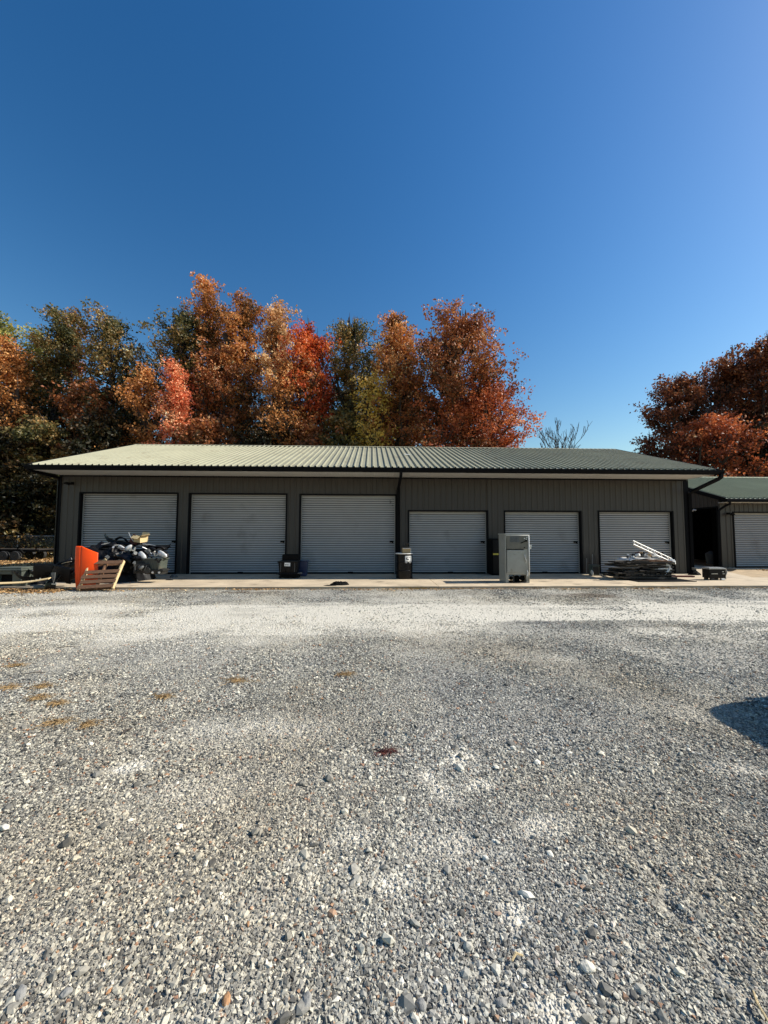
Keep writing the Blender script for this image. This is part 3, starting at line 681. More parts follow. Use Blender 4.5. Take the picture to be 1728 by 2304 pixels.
T(412, 690, 56, 17, 'olive', 'twin-topped olive and brown tree left of the tallest tree', base=.35, nl=13000, ls=.14, tips=3, tipspread=.8)
T(478, 612, 42, 18, 'orange', 'tallest orange-brown tree, its spire rising above all others', base=.38, nl=13000, ls=.14, tips=2, lean=-.01)
T(541, 650, 46, 17, 'orange', 'tall orange tree just right of the tallest spire', base=.25, nl=17000, ls=.14, tips=3)
T(500, 770, 72, 16, 'redbrown', 'broad brown tree filling in below the two tallest', base=.15, nl=16000, ls=.14)
T(622, 668, 36, 18, 'pale', 'pale peach-coloured narrow tree left of the bright red one', base=.42, nl=12000, ls=.14, tips=2)
T(700, 710, 50, 16, 'brightred', 'brightest scarlet tree at the middle of the row', base=.38, nl=15000, ls=.14, tips=2)
T(650, 800, 62, 15, 'orange', 'low orange tree leaning between the peach and scarlet trees', base=.2, nl=11000, ls=.13)
T(800, 708, 62, 18, 'olive', 'grey-green tree with several upright tips right of the scarlet one', base=.38, nl=15000, ls=.14, tips=5, tipspread=.85)
T(838, 830, 42, 14.5, 'yellow', 'small yellow tree in front of the grey-green one', base=.2, nl=6500, ls=.13)
T(893, 702, 54, 16, 'orange', 'rust-orange oval tree left of the big red-brown one', base=.28, nl=17000, ls=.14, tips=3, seed=5)
T(905, 800, 62, 15.2, 'redbrown', 'dark rust tree below the rust-orange oval crown', base=.2, nl=12000, ls=.13)
T(1030, 692, 96, 14, 'redbrown', 'big dense red-brown maple at the right end of the row', base=.16, nl=32000, ls=.14, tips=3, sp=.7, nb=64, tipspread=.38)
T(1105, 838, 74, 13.2, 'red', 'low spreading red maple at the right end of the tree row', base=.12, nl=17000, ls=.13, tips=3, sp=.7)
T(1028, 860, 70, 13, 'red', 'low red maple in front of the big red-brown one', base=.12, nl=12000, ls=.13, tips=3, seed=77)
# filling understorey, further back and lower
US = [(-40,860,95,20,'dark'),(60,880,90,16,'dark'),(150,860,80,20,'dark'),(215,850,70,15.5,'redbrown'),(300,885,80,20,'dark'),(250,920,80,14,'dark'),(440,860,75,21,'dark'),(560,880,80,20,'dark'),
      (640,900,70,20,'dark'),(730,880,70,21,'dark'),(770,920,60,15,'olive'),(850,920,70,20,'dark'),(930,900,75,20,'dark'),(20,960,80,12.5,'dark'),(470,930,70,13.5,'redbrown'),(590,930,60,14,'dark'),(690,940,55,14,'redbrown'),(100,930,70,13,'olive'),(-90,900,90,13,'dark'),(-60,1010,80,13,'dark'),(60,1040,60,13.2,'dark'),(110,1050,55,12.8,'dark')]
UL = ['dark shrubby tree cut by the left edge','dark tree standing behind the orange-brown bushy one','dark low tree seen between the narrow dark trunk and spire','brown low tree under the wide olive tree','dark low tree behind the low orange tree','dark bushy tree just above the left end of the ridge','dark low tree behind the twin-topped tree',
      'dark low tree behind the two tallest trees','dark low tree under the peach tree','dark low tree right behind the scarlet tree','small olive tree under the grey-green one, above the roof','dark low tree behind the yellow tree','dark low tree behind the rust-orange oval tree','dark thicket tree beside the left roof corner','brown shrubby tree rising from the ridge below the tallest tree',
      'dark shrub tree on the ridge line below the orange tree','rusty shrub tree on the ridge line below the scarlet tree','olive shrubby tree above the left roof slope','dark tree past the left edge near the fence','dark thicket tree behind the fence by the trailer','dark thicket tree behind the fence post','dark thicket tree close to the left wall of the building']
for k, (u, v, hw, y, p) in enumerate(US):
    T(u, v, hw, y, p, UL[k], base=.04, nl=9000, ls=.17, tips=2, nb=34, name='undergrowth_tree', up=(10, 60), seed=100+k)
def TR(u, v, hw, y, pal, label, **k):
    t = P(u, v, y); cr = abs(P(u+hw, v, y).x-t.x)
    return tree('maple_tree', label, t.x, y, t.z, cr, pal, group='autumn trees behind the small building', **k)
TR(1528, 838, 66, 17, 'darkred', 'dark red maple nearest the gap above the right roof slope', base=.12, nl=22000, ls=.14, tips=4, sp=.8, nb=50)
TR(1645, 800, 88, 17.5, 'darkred', 'tallest russet maple above the small building', base=.12, nl=26000, ls=.15, tips=5, sp=.8, nb=56)
TR(1735, 752, 80, 15.5, 'darkred', 'dark russet maple cut off by the right edge of the photo', base=.15, nl=20000, ls=.15, tips=4, sp=.8)
TR(1462, 972, 42, 15, 'darkred', 'low dark maple peeping over the right end of the long roof', base=.1, nl=6000, ls=.13, tips=1)
TR(1600, 930, 80, 13, 'red', 'low red maple behind the downspout corner', base=.08, nl=13000, ls=.14, tips=3)
TR(1720, 940, 80, 13, 'dark', 'low dark maple behind the small roof at the right edge', base=.08, nl=12000, ls=.15, tips=3)

def bare(name, label, x, y, h, bark, spread=.5, depth=5, r0=None, seed=1, group=None, tw=.006):
    rr = random.Random(seed); Tt = thing(name, label, 'tree', (x, y, 0), group=group); b = MB()
    def rec(p, d, L, r, k):
        pts = [p]
        for i in range(3):
            d = (d+Vector((rr.gauss(0,.10), rr.gauss(0,.10), .04))).normalized(); pts.append(pts[-1]+d*L/3)
        b.tube(pts, [r*(1-.13*i)+tw for i in range(4)], 5 if k > 2 else 3, cap=False)
        if k == 0: return
        for j in range(rr.choice((2, 3, 3)) if k < depth else 3):
            nd = (d+Vector((rr.gauss(0, spread), rr.gauss(0, spread), rr.uniform(-.05, .35)))).normalized(); rec(pts[rr.choice((2, 3, 3))], nd, L*rr.uniform(.55, .82), r*.58, k-1)
    rec(Vector((0,0,0)), Vector((0,0,1)), h*.36, r0 or h*.014, depth)
    obj('trunk', b, M[bark], Tt, smooth=True); return Tt
t = P(1262, 957, 40); bare('bare_tree', 'leafless grey tree showing over the right part of the roof', t.x, 40, t.z*.96, 'bark', .33, 6, .2, 8, tw=.020)
for k, (u, v, y, lb) in enumerate([(372,975,12.4,'pale thin leafless sapling below the low orange tree'),(262,955,12.2,'pale thin leafless sapling above the left end of the ridge')]):
    t = P(u, v, y); bare('bare_sapling', lb, t.x, y, t.z, 'barkp', .22, 3, .022, 20+k, group='leafless saplings', tw=.004)

# ================================================================== FENCE AND TRAILER
def fence():
    y = 11.3; F = thing('chain_link_fence', 'galvanised chain-link fence behind the trailer at far left', 'fence', (-22, y, 0)); zt = P(200/2.765, 1206, y).z
    x0, x1 = -19.5, 9.6
    obj('top_rail', MB().tube([(x0, 0, zt), (x1, 0, zt)], .022, 8), M['galv'], F)
    px = P(41.5, 1220, y).x+22
    for k in range(-6, 4):
        xx = px+k*3.0
        if x0 < xx < x1: obj('fence_post', MB().tube([(xx, -.05, -.05), (xx, -.05, zt+.02)], .030, 8), M['galv'], F)
    b = MB(); s = .075; hh = zt-.05; n = int((x1-x0+hh)/s)
    for i in range(n):
        for sg in (1, -1):
            a = x0+i*s-(hh if sg > 0 else 0); e = a+hh
            xa, za, xb, zb = (a, .02, e, hh+.02) if sg > 0 else (a, hh+.02, e, .02)
            if xb < x0 or xa > x1: continue
            b.tube([(xa, .0, za), (xb, .0, zb)], .0022, 3, cap=False)
    obj('chain_mesh', b, M['galv'], F)
fence()
def trailer():
    c1 = P(9, 1250.5, 8.3); c2 = P(35.5, 1251, 8.3); y = 8.3
    Tt = thing('utility_trailer', 'black tandem-axle utility trailer parked left of the building', 'trailer', (c2.x, y, 0)); r = .285
    for k, xx in enumerate((c1.x-c2.x, 0)):
        for yy in (0, 1.75):
            b = MB(); b.lathe([(.14,-.09),(r-.03,-.10),(r,-.06),(r,.06),(r-.03,.10),(.14,.09)], 28, Matrix.Translation((xx, yy, r-.01)) @ Matrix.Rotation(R(90), 4, 'X'))
            wl = obj('wheel', b, M['rubber'], Tt)
            rb = MB(); Mx = Matrix.Translation((xx, yy-.045, r-.01)) @ Matrix.Rotation(R(90), 4, 'X'); rb.lathe([(.135,-.02),(.15,.05),(.12,.055),(.10,.02),(.05,.03),(.045,.07),(.02,.075)], 20, Mx)
            obj('rim', rb, M['dgrey'], wl)
    fr = MB(); x0, x1 = -3.2, 1.2
    fr.box(x0, x1, .12, .2, .50, .62); fr.box(x0, x1, 1.55, 1.63, .50, .62)
    for k in range(8): fr.box(x0+k*.6, x0+k*.6+.06, .2, 1.55, .52, .58)
    fr.tube([(x1, .2, .55), (x1+1.4, .9, .50)], .04, 6); fr.tube([(x1, 1.55, .55), (x1+1.4, .92, .50)], .04, 6)
    obj('frame', fr, M['blkm'], Tt)
    obj('deck', MB().box(x0, x1, .12, 1.63, .621, .66), M['woodd'], Tt)
    fd = MB(); 
    for yy in (-.13,): fd.tube([(c1.x-c2.x-.45, yy+.12, .42), (c1.x-c2.x-.25, yy+.12, .64), (.25, yy+.12, .64), (.45, yy+.12, .42)], .06, 4)
    obj('fender', fd, M['blkm'], Tt)
    rl = MB()
    for k in range(5): rl.box(x0+k*1.05, x0+k*1.05+.05, .10, .15, .66, .78)
    rl.box(x0, x1, .10, .15, .781, .82); obj('side_rail', rl, M['blkm'], Tt)
    tag(obj('tongue_jack', MB().tube([(x1+1.2,.9,.05),(x1+1.2,.9,.75)], .03, 8), M['galv'], Tt))
trailer()

# a strip of weedy brush behind the trailer
def brush(name, label, x, y, hh, rad, pal, n=2500, ls=.09):
    T_ = thing(name, label, 'bush', (x, y, 0), group='weedy bushes by the fence'); k = rng.normal(size=(n, 3))*np.array([rad*.45, rad*.35, hh*.30])+np.array([0, 0, hh*.45])
    k[:, 2] = np.abs(k[:, 2]); k += rng.choice(rng.normal(size=(22, 3)), n)*rad*.22; k[:, 2] = np.clip(k[:, 2], .01, None)
    V, F = leafquads(k, ls); npmesh('foliage', V, F, LM[pal], T_, attrs={'rnd': ('FACE', rng.random(n))})
    b = MB()
    for q in range(12):
        a = random.uniform(0, 6.28); b.tube([(0,0,0), (math.cos(a)*rad*.3, math.sin(a)*rad*.3, hh*.5), (math.cos(a)*rad*.5, math.sin(a)*rad*.5, hh*.95)], [.012,.009,.004], 4, cap=False)
    obj('stem', b, M['bark'], T_)
for k, (u, y, hh, rd, pl, lb) in enumerate([(106, 11.6, .8, .9, 'olive', 'green weedy bush beside the left wall'), (70, 12.0, .9, 1.2, 'dark', 'low dark weedy bush right of the fence post'), (20, 12.4, 1.8, 1.6, 'dark', 'dark brush behind the trailer wheels'), (92, 12.6, 2.4, 1.9, 'dark', 'tall dark brush behind the fence, nearest the wall'), (-20, 12.6, 2.2, 2.0, 'dark', 'dark brush behind the fence at the left edge')]):
    x = P(u, 1240, y).x; brush('weedy_bush', lb, x, y, hh, rd, pl)

# ================================================================== LOOSE THINGS
def one(name, label, cat, b, m, loc=(0,0,0), rot=(0,0,0), group=None, **k):
    return tag(obj(name, b, m, None, loc, rot, **k), label, cat, group)

def bumper_mesh(L=1.6, depth=.35, hh=.35, seed=0):
    rr = random.Random(seed); b = MB(); nu, nv = 18, 8; k1 = rr.uniform(.4, .7); k2 = rr.uniform(.02, .05)
    def f(i, j):
        a = (i-.5)*2; x = a*L/2; e = abs(a)**3.2
        y = depth*e; s = j
        yy = y+.10*(1-math.sin(s*math.pi))*.8-.03*math.cos(s*12)*.5+(.02 if .35 < s < .6 else 0); z = hh*(s-.5)*(1-.35*e)+.05*a*a
        if .38 < s < .52 and abs(a) < k1: yy += k2
        return (x, yy, z)
    b.grid(f, nu*2, nv*2); return b
def liner_mesh(r=.36, w=.28, seed=0):
    b = MB()
    def f(i, j):
        a = math.pi*(.05+.9*i); q = r*(1+.06*math.sin(a*3+seed)); return (math.cos(a)*q, (j-.5)*w, math.sin(a)*q*.95-.05+.03*math.sin(j*6))
    b.grid(f, 20, 5); return b
def fender_mesh(seed=0):
    b = MB()
    def f(i, j):
        x = (i-.5)*.95; z = .42*j; arch = max(0, .30**2-(x-.02)**2); cut = math.sqrt(arch); z = cut*.85+(.50-cut*.85)*j if arch > 0 else .50*j
        return (x, .07*math.sin(i*3.0)+.10*(j**2)+.02*math.sin(i*9+seed), z)
    b.grid(f, 22, 8); return b
def engine(b, s=1.0):
    b.cbox((0,0,.22*s), (.52*s,.40*s,.34*s)); b.cbox((0,0,.43*s), (.46*s,.22*s,.10*s)); b.cbox((-.12*s,-.02,.52*s), (.20*s,.16*s,.10*s), (0,.2,0))
    for k in range(4): b.tube([((-.18+k*.12)*s,-.20*s,.34*s), ((-.18+k*.12)*s,-.30*s,.30*s), ((-.16+k*.10)*s,-.33*s,.16*s)], .024*s, 6)
    b.lathe([(.03,-.03),(.12*s,-.03),(.12*s,.03),(.03,.03)], 18, Matrix.Translation((.20*s,-.24*s,.16*s)) @ Matrix.Rotation(R(90), 4, 'X'))
    b.lathe([(.03,-.03),(.07*s,-.03),(.07*s,.03),(.03,.03)], 16, Matrix.Translation((.02*s,-.24*s,.24*s)) @ Matrix.Rotation(R(90), 4, 'X'))
    b.lathe([(.03,-.03),(.05*s,-.03),(.05*s,.03),(.03,.03)], 14, Matrix.Translation((-.18*s,-.25*s,.12*s)) @ Matrix.Rotation(R(90), 4, 'X'))
    return b
def crate(name, label, cat, loc, sz, rot=(0,0,0), m='blk', lid=True, ribs=5, taper=.9, lidm=None, group=None):
    x, y, z = sz; T_ = thing(name, label, cat, loc, rot=rot, group=group); b = MB().cbox((0,0,z/2), (x,y,z), taper=taper)
    for k in range(ribs):
        xx = -x/2*.86+x*.86*k/(ribs-1); b.cbox((xx,-y/2*(1+taper)/2-.006,z*.46), (.018,.03,z*.84), (math.atan((1-taper)*y/2/z)*-1,0,0))
    obj('body', b, M[m], T_, bevel=.008)
    obj('rim', MB().cbox((0,0,z+.0), (x+.05,y+.05,.035)), M[m], T_, bevel=.006)
    if lid: obj('lid', MB().cbox((0,0,z+.030), (x*.98,y*.98,.024)).cbox((0,0,z+.047), (x*.7,y*.7,.010)), M[lidm or m], T_, bevel=.006)
    return T_

# ---- tall heap of car parts before the first door
HC = Vector((-8.75, -1.75, .06))
def heap(c, rx, ry, hz, seed, ripple=.16):
    b = MB(); o = seed*3.1
    def f(i, j):
        a = i*2*math.pi; r = j; x = math.cos(a)*r; y = math.sin(a)*r
        n1 = float(fbm(x*1.7+o, y*1.7, 1.5, seed)); n2 = float(fbm(x*5+o, y*5, 1.5, seed+2))
        z = hz*max(0, 1-r**2.6)**.8*(.72+.55*n1)+ripple*(n2-.5)*(1-r**4)
        k = 1+.22*(n1-.5)
        return (x*rx*k, y*ry*k, max(z, .0))
    b.grid(f, 72, 22); return b
one('tarpaulin', 'crumpled black tarpaulin under the tall heap of car parts', 'tarpaulin', heap(HC, 1.38, 1.0, 1.14, 3), M['blk'], HC)
def H(u, v, y): return P(u, v, y)
E1 = P(310, 1272, -2.35)
T_ = thing('engine_block', 'dirty engine on the heap front, left of the grey-green crate', 'engine', P(322, 1292, -2.55), rot=(0,0,.2)); obj('block', engine(MB(), .85), M['dgrey'], T_, bevel=.008)
T_ = thing('engine_block', 'dark engine half buried at the heart of the heap', 'engine', P(275, 1288, -2.5), rot=(0,.1,-.3)); obj('block', engine(MB(), .8), M['blkm'], T_, bevel=.008)
T_ = thing('engine_block', 'small black engine at the left foot of the tall heap', 'engine', P(243, 1300, -2.3), rot=(0,.1,.5)); obj('block', engine(MB(), .7), M['blkm'], T_, bevel=.008)
crate('plastic_crate', 'grey-green plastic crate jutting from the right side of the heap', 'crate', P(348, 1281, -2.45), (.62,.40,.34), (0,.02,-.08), 'olive', False, 6)
TRAY = crate('battery_tray', 'flat grey tray with pale round caps under the grey-green crate', 'tray', P(352, 1291, -2.50), (.60,.34,.12), (0,0,-.06), 'dgrey', True, 4)
for k in range(3):
    obj('terminal_cap', MB().lathe([(.0,-.012),(.035,-.012),(.032,.012),(.0,.012)], 14, Matrix.Translation((-.22+.21*k, -.185, .06)) @ Matrix.Rotation(R(90), 4, 'X')), M['white'], TRAY)
# tan box and its dark neighbour on top
def tanbox():
    p = P(357*1.0-0, 1190, 0); p = P(317, 1219, -1.75)
    T_ = thing('cardboard_box', 'open tan cardboard box perched on top of the heap', 'box', p, rot=(.12,.10,-.45))
    b = MB(); x, y, z = .17, .14, .20; t = .008
    b.box(-x,x,-y,-y+t,0,z); b.box(-x,x,y-t,y,0,z); b.box(-x,-x+t,-y+t,y-t,0,z); b.box(x-t,x,-y+t,y-t,0,z); b.box(-x+t,x-t,-y+t,y-t,0,t)
    obj('body', b, M['tan'], T_); f = MB(); f.cbox((0,-y-.05,z-.02), (2*x,.12,.006), (.7,0,0)); f.cbox((x+.05,0,z+.03), (.12,2*y,.006), (0,-.6,0)); f.cbox((0, y+.02, z+.05), (2*x,.12,.006), (1.2,0,0))
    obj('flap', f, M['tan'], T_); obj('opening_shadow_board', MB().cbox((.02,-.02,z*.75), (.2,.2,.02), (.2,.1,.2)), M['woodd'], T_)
tanbox()
one('folded_board', 'brown bent board wedged behind the tan box', 'board', MB().cbox((0,0,.12), (.24,.02,.30), (.2,.5,.2)).cbox((-.05,.03,.10), (.20,.02,.26), (-.2,-.4,.1)), M['rust'], P(303, 1222, -1.7))
one('metal_rod', 'thin bright rod sticking up left of the tan box', 'rod', MB().tube([(0,0,0),(-.09,0,.13),(-.16,0,.28),(-.17,0,.31)], [.010,.009,.009,.018], 6), M['alu'], P(300, 1218, -1.9))
# long parts strewn over the top
random.seed(5)
items = [
 ('bumper_cover','long black bumper cover arching over the left top of the heap',268,1225,-1.6,1.25,.22,(.5,.18,.15),'blkg'),
 ('bumper_cover','black bumper cover across the middle of the heap',288,1243,-2.05,1.25,.24,(.3,.10,-.12),'blk'),
 ('bumper_cover','black bumper cover sloping down the right top of the heap',335,1234,-1.9,1.1,.20,(.5,.22,-.1),'blkg'),
 ('bumper_cover','black bumper cover low at the left of the tall heap',238,1262,-2.15,1.0,.26,(.2,-.25,.35),'blk'),
 ('bumper_cover','black bumper cover standing behind the engine parts',300,1262,-2.35,.95,.26,(.1,.5,.0),'blkg'),
]
for nm, lb, u, v, y, L, hh, rot, mm in items:
    one(nm, lb, 'bumper', bumper_mesh(L, .3, hh, u), M[mm], P(u, v, y), rot, solid=.008, smooth=True)
for k, (u, v, y, rot, lb, mm) in enumerate([(250,1240,-1.9,(.3,.3,.4),'black wheel-arch liner on the left shoulder of the heap','blk'),(352,1244,-2.0,(.2,-.4,.2),'black wheel-arch liner on the right shoulder of the heap','blk'),(285,1258,-2.45,(.9,.2,-.3),'black wheel-arch liner hanging from the heap front','blkg'),(272,1222,-1.4,(0,.1,.2),'black liner standing up on the left top of the heap','blkm')]):
    one('wheel_arch_liner', lb, 'car part', liner_mesh(.30 if k < 3 else .24, .24, k), M[mm], P(u, v, y), rot, solid=.006, smooth=True)
def lens(b, x, y, z):
    n = 14; m_ = 8
    b.grid(lambda i, j: (x*math.cos(2*math.pi*i)*math.sin(math.pi*j)*(1+.25*math.cos(2*math.pi*i)), y*math.cos(math.pi*j), z*math.sin(2*math.pi*i)*math.sin(math.pi*j)), n, m_); return b
def headlight(lb, p, rot, s=1.0):
    T_ = thing('headlight', lb, 'headlight', p, rot=rot, group='old car headlights on the heap')
    obj('housing', lens(MB(), .20*s, .09*s, .12*s), M['blk'], T_, smooth=True); o = obj('lens', lens(MB(), .19*s, .06*s, .105*s), M['silver'], T_, smooth=True); o.location = (0, -.05*s, .005)
headlight('silver headlight near the top of the heap, left of the tan box', P(275, 1231, -2.25), (.5,.5,0), .8)
headlight('silver headlight with dark ring beside the first one', P(288, 1234, -2.3), (.3,-.8,.2), .7)
headlight('large rounded silver headlight at the right shoulder of the heap', P(366, 1246, -2.45), (.2,.35,-.3), 1.05)
headlight('narrow grey headlight hanging down the middle of the heap', P(321, 1249, -2.55), (.1,.85,0), .95)
# struts, hoses, pipes: each its own thing
def curve_pts(a, b, sag, n=8):
    a = Vector(a); b = Vector(b); out = []
    for i in range(n+1):
        t = i/n; p = a.lerp(b, t); p.z += sag*4*t*(1-t); p.y += .04*math.sin(t*5+a.x); out.append(p-a)
    return out, a
rods = [(322,1231,342,1247,-2.5,.012,'alu','bright metal strut crossing the right of the heap',.02),(322,1224,352,1229,-2.1,.014,'alu','pale flat trim strip behind the tan box',.01),(228,1226,246,1221,-1.9,.012,'alu','short chrome strip on the left top of the heap',0),
        (258,1227,272,1226,-2.1,.014,'alu','short chrome strip above the first headlight',0),(330,1236,372,1232,-2.0,.010,'dgrey','dark cable looping over the right shoulder',.08),(300,1232,345,1262,-2.6,.013,'blk','black hose drooping over the heap front',.18),
        (248,1246,292,1262,-2.45,.014,'blk','black hose across the left of the heap front',-.08),(262,1236,300,1240,-2.45,.010,'dgrey','grey hose under the two small headlights',.06),(336,1250,345,1262,-2.6,.012,'dgrey','short grey pipe above the grey-green crate',.02),
        (310,1228,330,1237,-2.3,.016,'dgrey','thick grey hose right below the tan box',.08),(230,1234,262,1238,-2.1,.010,'dgrey','thin grey rod on the left of the heap',.02),(345,1233,380,1243,-1.8,.008,'blk','black wire sticking out at the right of the heap',.05),
        (345,1229,378,1236,-1.7,.008,'blk','upper black wire sticking out at the right of the heap',.05)]
for u0, v0, u1, v1, y, r, mm, lb, sag in rods:
    pts, a = curve_pts(P(u0, v0, y), P(u1, v1, y+.1), sag); one('rod' if 'hose' not in lb and 'cable' not in lb and 'wire' not in lb else 'hose', lb, 'car part', MB().tube(pts, r, 6), M[mm], a)
# small bright and dark clutter
random.seed(9)
names = ['bracket','alternator','fuse_box','hinge','mirror','filter']
def clutter(k, u, v, y, lb, mm, kind):
    rr = random.Random(k); b = MB()
    if kind == 'bracket':
        b.cbox((0,0,0), (.16,.03,.04), (0,.3,0)); b.cbox((.06,0,.05), (.04,.03,.12)); b.cbox((-.07,.0,.02), (.03,.05,.09), (.3,0,0))
    elif kind == 'alternator':
        b.lathe([(.03,-.07),(.08,-.06),(.09,0),(.08,.06),(.03,.07)], 14, Matrix.Rotation(R(70), 4, 'X')); b.cbox((.08,0,.04), (.06,.04,.05)); b.lathe([(.02,.07),(.04,.075),(.035,.10),(.01,.105)], 12, Matrix.Rotation(R(70), 4, 'X'))
    elif kind == 'fuse_box':
        b.cbox((0,0,0), (.20,.13,.08), (.2,.1,rr.random())); b.cbox((.0,-.02,.05), (.14,.09,.03), (.2,.1,rr.random())); b.cbox((-.08,-.02,.03), (.04,.14,.05))
    elif kind == 'mirror':
        lens(b, .12, .05, .08); b.cbox((.12,0,-.02), (.10,.04,.03), (0,.4,0))
    else:
        b.lathe([(.02,-.08),(.055,-.08),(.06,-.06),(.055,.06),(.03,.08)], 12, Matrix.Rotation(rr.uniform(.3,1.4), 4, 'Y')); b.cbox((0,0,.07), (.06,.06,.03))
    one(kind, lb, 'car part', b, M[mm], P(u, v, y), (rr.random(), rr.random(), rr.random()*3))
CL = [(240,1232,-2.0,'dark bracket on the far left shoulder of the heap','dgrey','bracket'),(254,1236,-2.2,'silver bracket below the left chrome strip','alu','bracket'),(262,1248,-2.4,'grey alternator left of the heap centre','dgrey','alternator'),
      (276,1246,-2.5,'round grey alternator under the two small headlights','dgrey','alternator'),(298,1238,-2.5,'bright bracket at the top middle of the heap','alu','bracket'),(303,1246,-2.6,'dull grey filter canister in the middle of the heap','grey','filter'),
      (312,1256,-2.65,'black fuse box above the front engine','blk','fuse_box'),(332,1240,-2.5,'small grey fuse box right of the hanging headlight','grey','fuse_box'),(348,1247,-2.45,'bright small bracket above the grey-green crate','alu','bracket'),
      (342,1236,-2.2,'black wing mirror right of the tan box','blkg','mirror'),(358,1240,-2.2,'dark alternator near the right shoulder','dgrey','alternator'),(236,1252,-2.3,'black fuse box on the lower left of the heap','blk','fuse_box'),
      (240,1256,-2.7,'bluish-grey bracket just above the pallet','grey','bracket'),(268,1262,-2.7,'dull filter canister above the pallet corner','dgrey','filter'),(302,1270,-2.8,'grey bracket low on the heap front','grey','bracket'),(318,1277,-2.85,'dark wing mirror low at the front of the heap','grey','mirror'),
      (328,1228,-2.0,'black filter canister behind the pale trim strip','blk','filter'),(255,1225,-1.7,'black fuse box on the topmost left of the heap','blk','fuse_box'),(354,1262,-2.9,'dark bracket strapped on the grey-green crate','blk','bracket')]
for k, c in enumerate(CL): clutter(k, *c)
one('grease_rag', 'small grey crumpled rag on the slab right of the tall heap', 'rag', heap(None, .14, .10, .09, 8, .06), M['grey'], G(391, 1299, .06), sub=0)
one('rubber_scrap', 'flat black scrap on the slab edge beside the grey rag', 'scrap', heap(None, .13, .05, .02, 9, .02), M['blkm'], G(381, 1305, .06))

# ---- low heap at the far left
one('plastic_sheet', 'crumpled black plastic sheet under the low heap at far left', 'sheet', heap(None, 1.05, .42, .40, 12, .16), M['blk'], P(118, 1318, -3.1)*1.0, (0, 0, .1))
bpy.data.objects['plastic_sheet'].location = (-10.9, -2.85, 0.0)
for k, (u, v, y, L, hh, rot, mm, lb) in enumerate([(105,1288,-3.35,1.25,.25,(.5,-.28,.1),'blkg','black bumper cover with a glossy ridge across the low heap'),(130,1302,-3.55,1.1,.30,(.4,-.1,-.2),'blk','black bumper cover lowest in the low heap'),(150,1278,-3.1,1.0,.24,(.7,-.3,.2),'blkg','black bumper cover behind the orange panel'),(85,1305,-3.5,1.2,.2,(.9,-.12,.25),'blk','flat black bumper cover next to the grey-green bin')]):
    one('bumper_cover', lb, 'bumper', bumper_mesh(L, .3, hh, 50+k), M[mm], P(u, v, y), rot, solid=.008, smooth=True)
one('car_fender', 'black fender with bright edge leaning left of the orange panel', 'fender', fender_mesh(1), M['blkg'], P(150, 1318, -3.75), (.15,-1.25,.3), solid=.006, smooth=True)
one('car_fender', 'black fender lying in the middle of the low heap', 'fender', fender_mesh(4), M['blk'], P(118, 1310, -3.7), (.5,.15,.1), solid=.006, smooth=True)
one('wheel_arch_liner', 'black wheel-arch liner on the right of the low heap', 'car part', liner_mesh(.28,.25,7), M['blk'], P(138, 1300, -3.5), (.3,.1,.5), solid=.006, smooth=True)
pts, a = curve_pts(P(71, 1285, -3.5), P(101, 1277, -3.4), .01); one('chrome_strip', 'bright straight chrome strip on the low heap', 'trim strip', MB().tube(pts, .015, 6), M['alu'], a)
pts, a = curve_pts(P(138, 1271, -3.2), P(158, 1263, -3.2), .03); one('chrome_strip', 'short bent silver strip left of the orange panel top', 'trim strip', MB().tube(pts, .022, 6), M['alu'], a)
pts, a = curve_pts(P(118, 1276, -3.3), P(170, 1260, -3.2), .05); one('hose', 'black pipe rising over the low heap to the orange panel', 'hose', MB().tube(pts, .022, 6), M['blk'], a)
one('lamp_lens', 'pale triangular lamp lens at the front of the low heap', 'lamp lens', MB().prism([(-.05,.16),(.06,.17),(.045,.02),(.0,-.13)], .03), M['grey'], P(119, 1302, -3.95), (.1,0,.1), bevel=.006)
one('white_plank', 'long pale curved plank lying before the grey-green bin', 'plank', MB().grid(lambda i, j: (-.9+1.8*i, (j-.5)*.10, .03+.16*i*i+.01*math.sin(i*7)), 16, 2), M['tan'], P(38, 1316, -4.0), (.35,0,.04), solid=.02)
for k, (u, v, lb) in enumerate([(66,1310,'small bright bracket under the pale plank end'),(86,1305,'small bright clip in front of the low heap'),(122,1315,'small pale clip at the foot of the triangular lens')]):
    one('clip', lb, 'clip', MB().cbox((0,0,.01), (.12,.03,.02), (0,.1,.2)).cbox((.05,0,.03), (.02,.03,.05)), M['alu'], P(u, v, -3.98))
def bin_():
    T_ = thing('utility_bin', 'grey-green lidded plastic bin with dark front opening at left edge', 'bin', (0,0,0)); a = P(-14, 1318, -3.4); c = P(47, 1318, -3.4); x0, x1 = a.x, c.x; h = P(20, 1277, -3.4).z
    b = MB(); y0, y1 = -3.4, -2.8
    b.box(x0, x0+.12, y0, y1, 0, h-.10); b.box(x1-.26, x1, y0, y1, 0, h-.10); b.box(x0+.12, x1-.26, y0+.12, y1, 0, h-.10); b.box(x0+.12, x1-.26, y0, y0+.119, h-.2, h-.10); b.box(x0+.121, x1-.261, y0, y0+.119, 0, .08)
    obj('body', b, M['olive'], T_, bevel=.01); obj('lid', MB().box(x0-.03, x1+.03, y0-.04, y1+.03, h-.10, h-.05).box(x0+.03, x1-.03, y0+.02, y1-.03, h-.05, h-.0), M['olive'], T_, bevel=.015)
    for xx in (x1-.22, x1-.06): obj('latch', MB().box(xx-.025, xx+.025, y0-.055, y0-.041, h-.17, h-.07), M['dgrey'], T_)
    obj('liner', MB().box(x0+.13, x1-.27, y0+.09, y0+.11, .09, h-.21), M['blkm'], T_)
bin_()
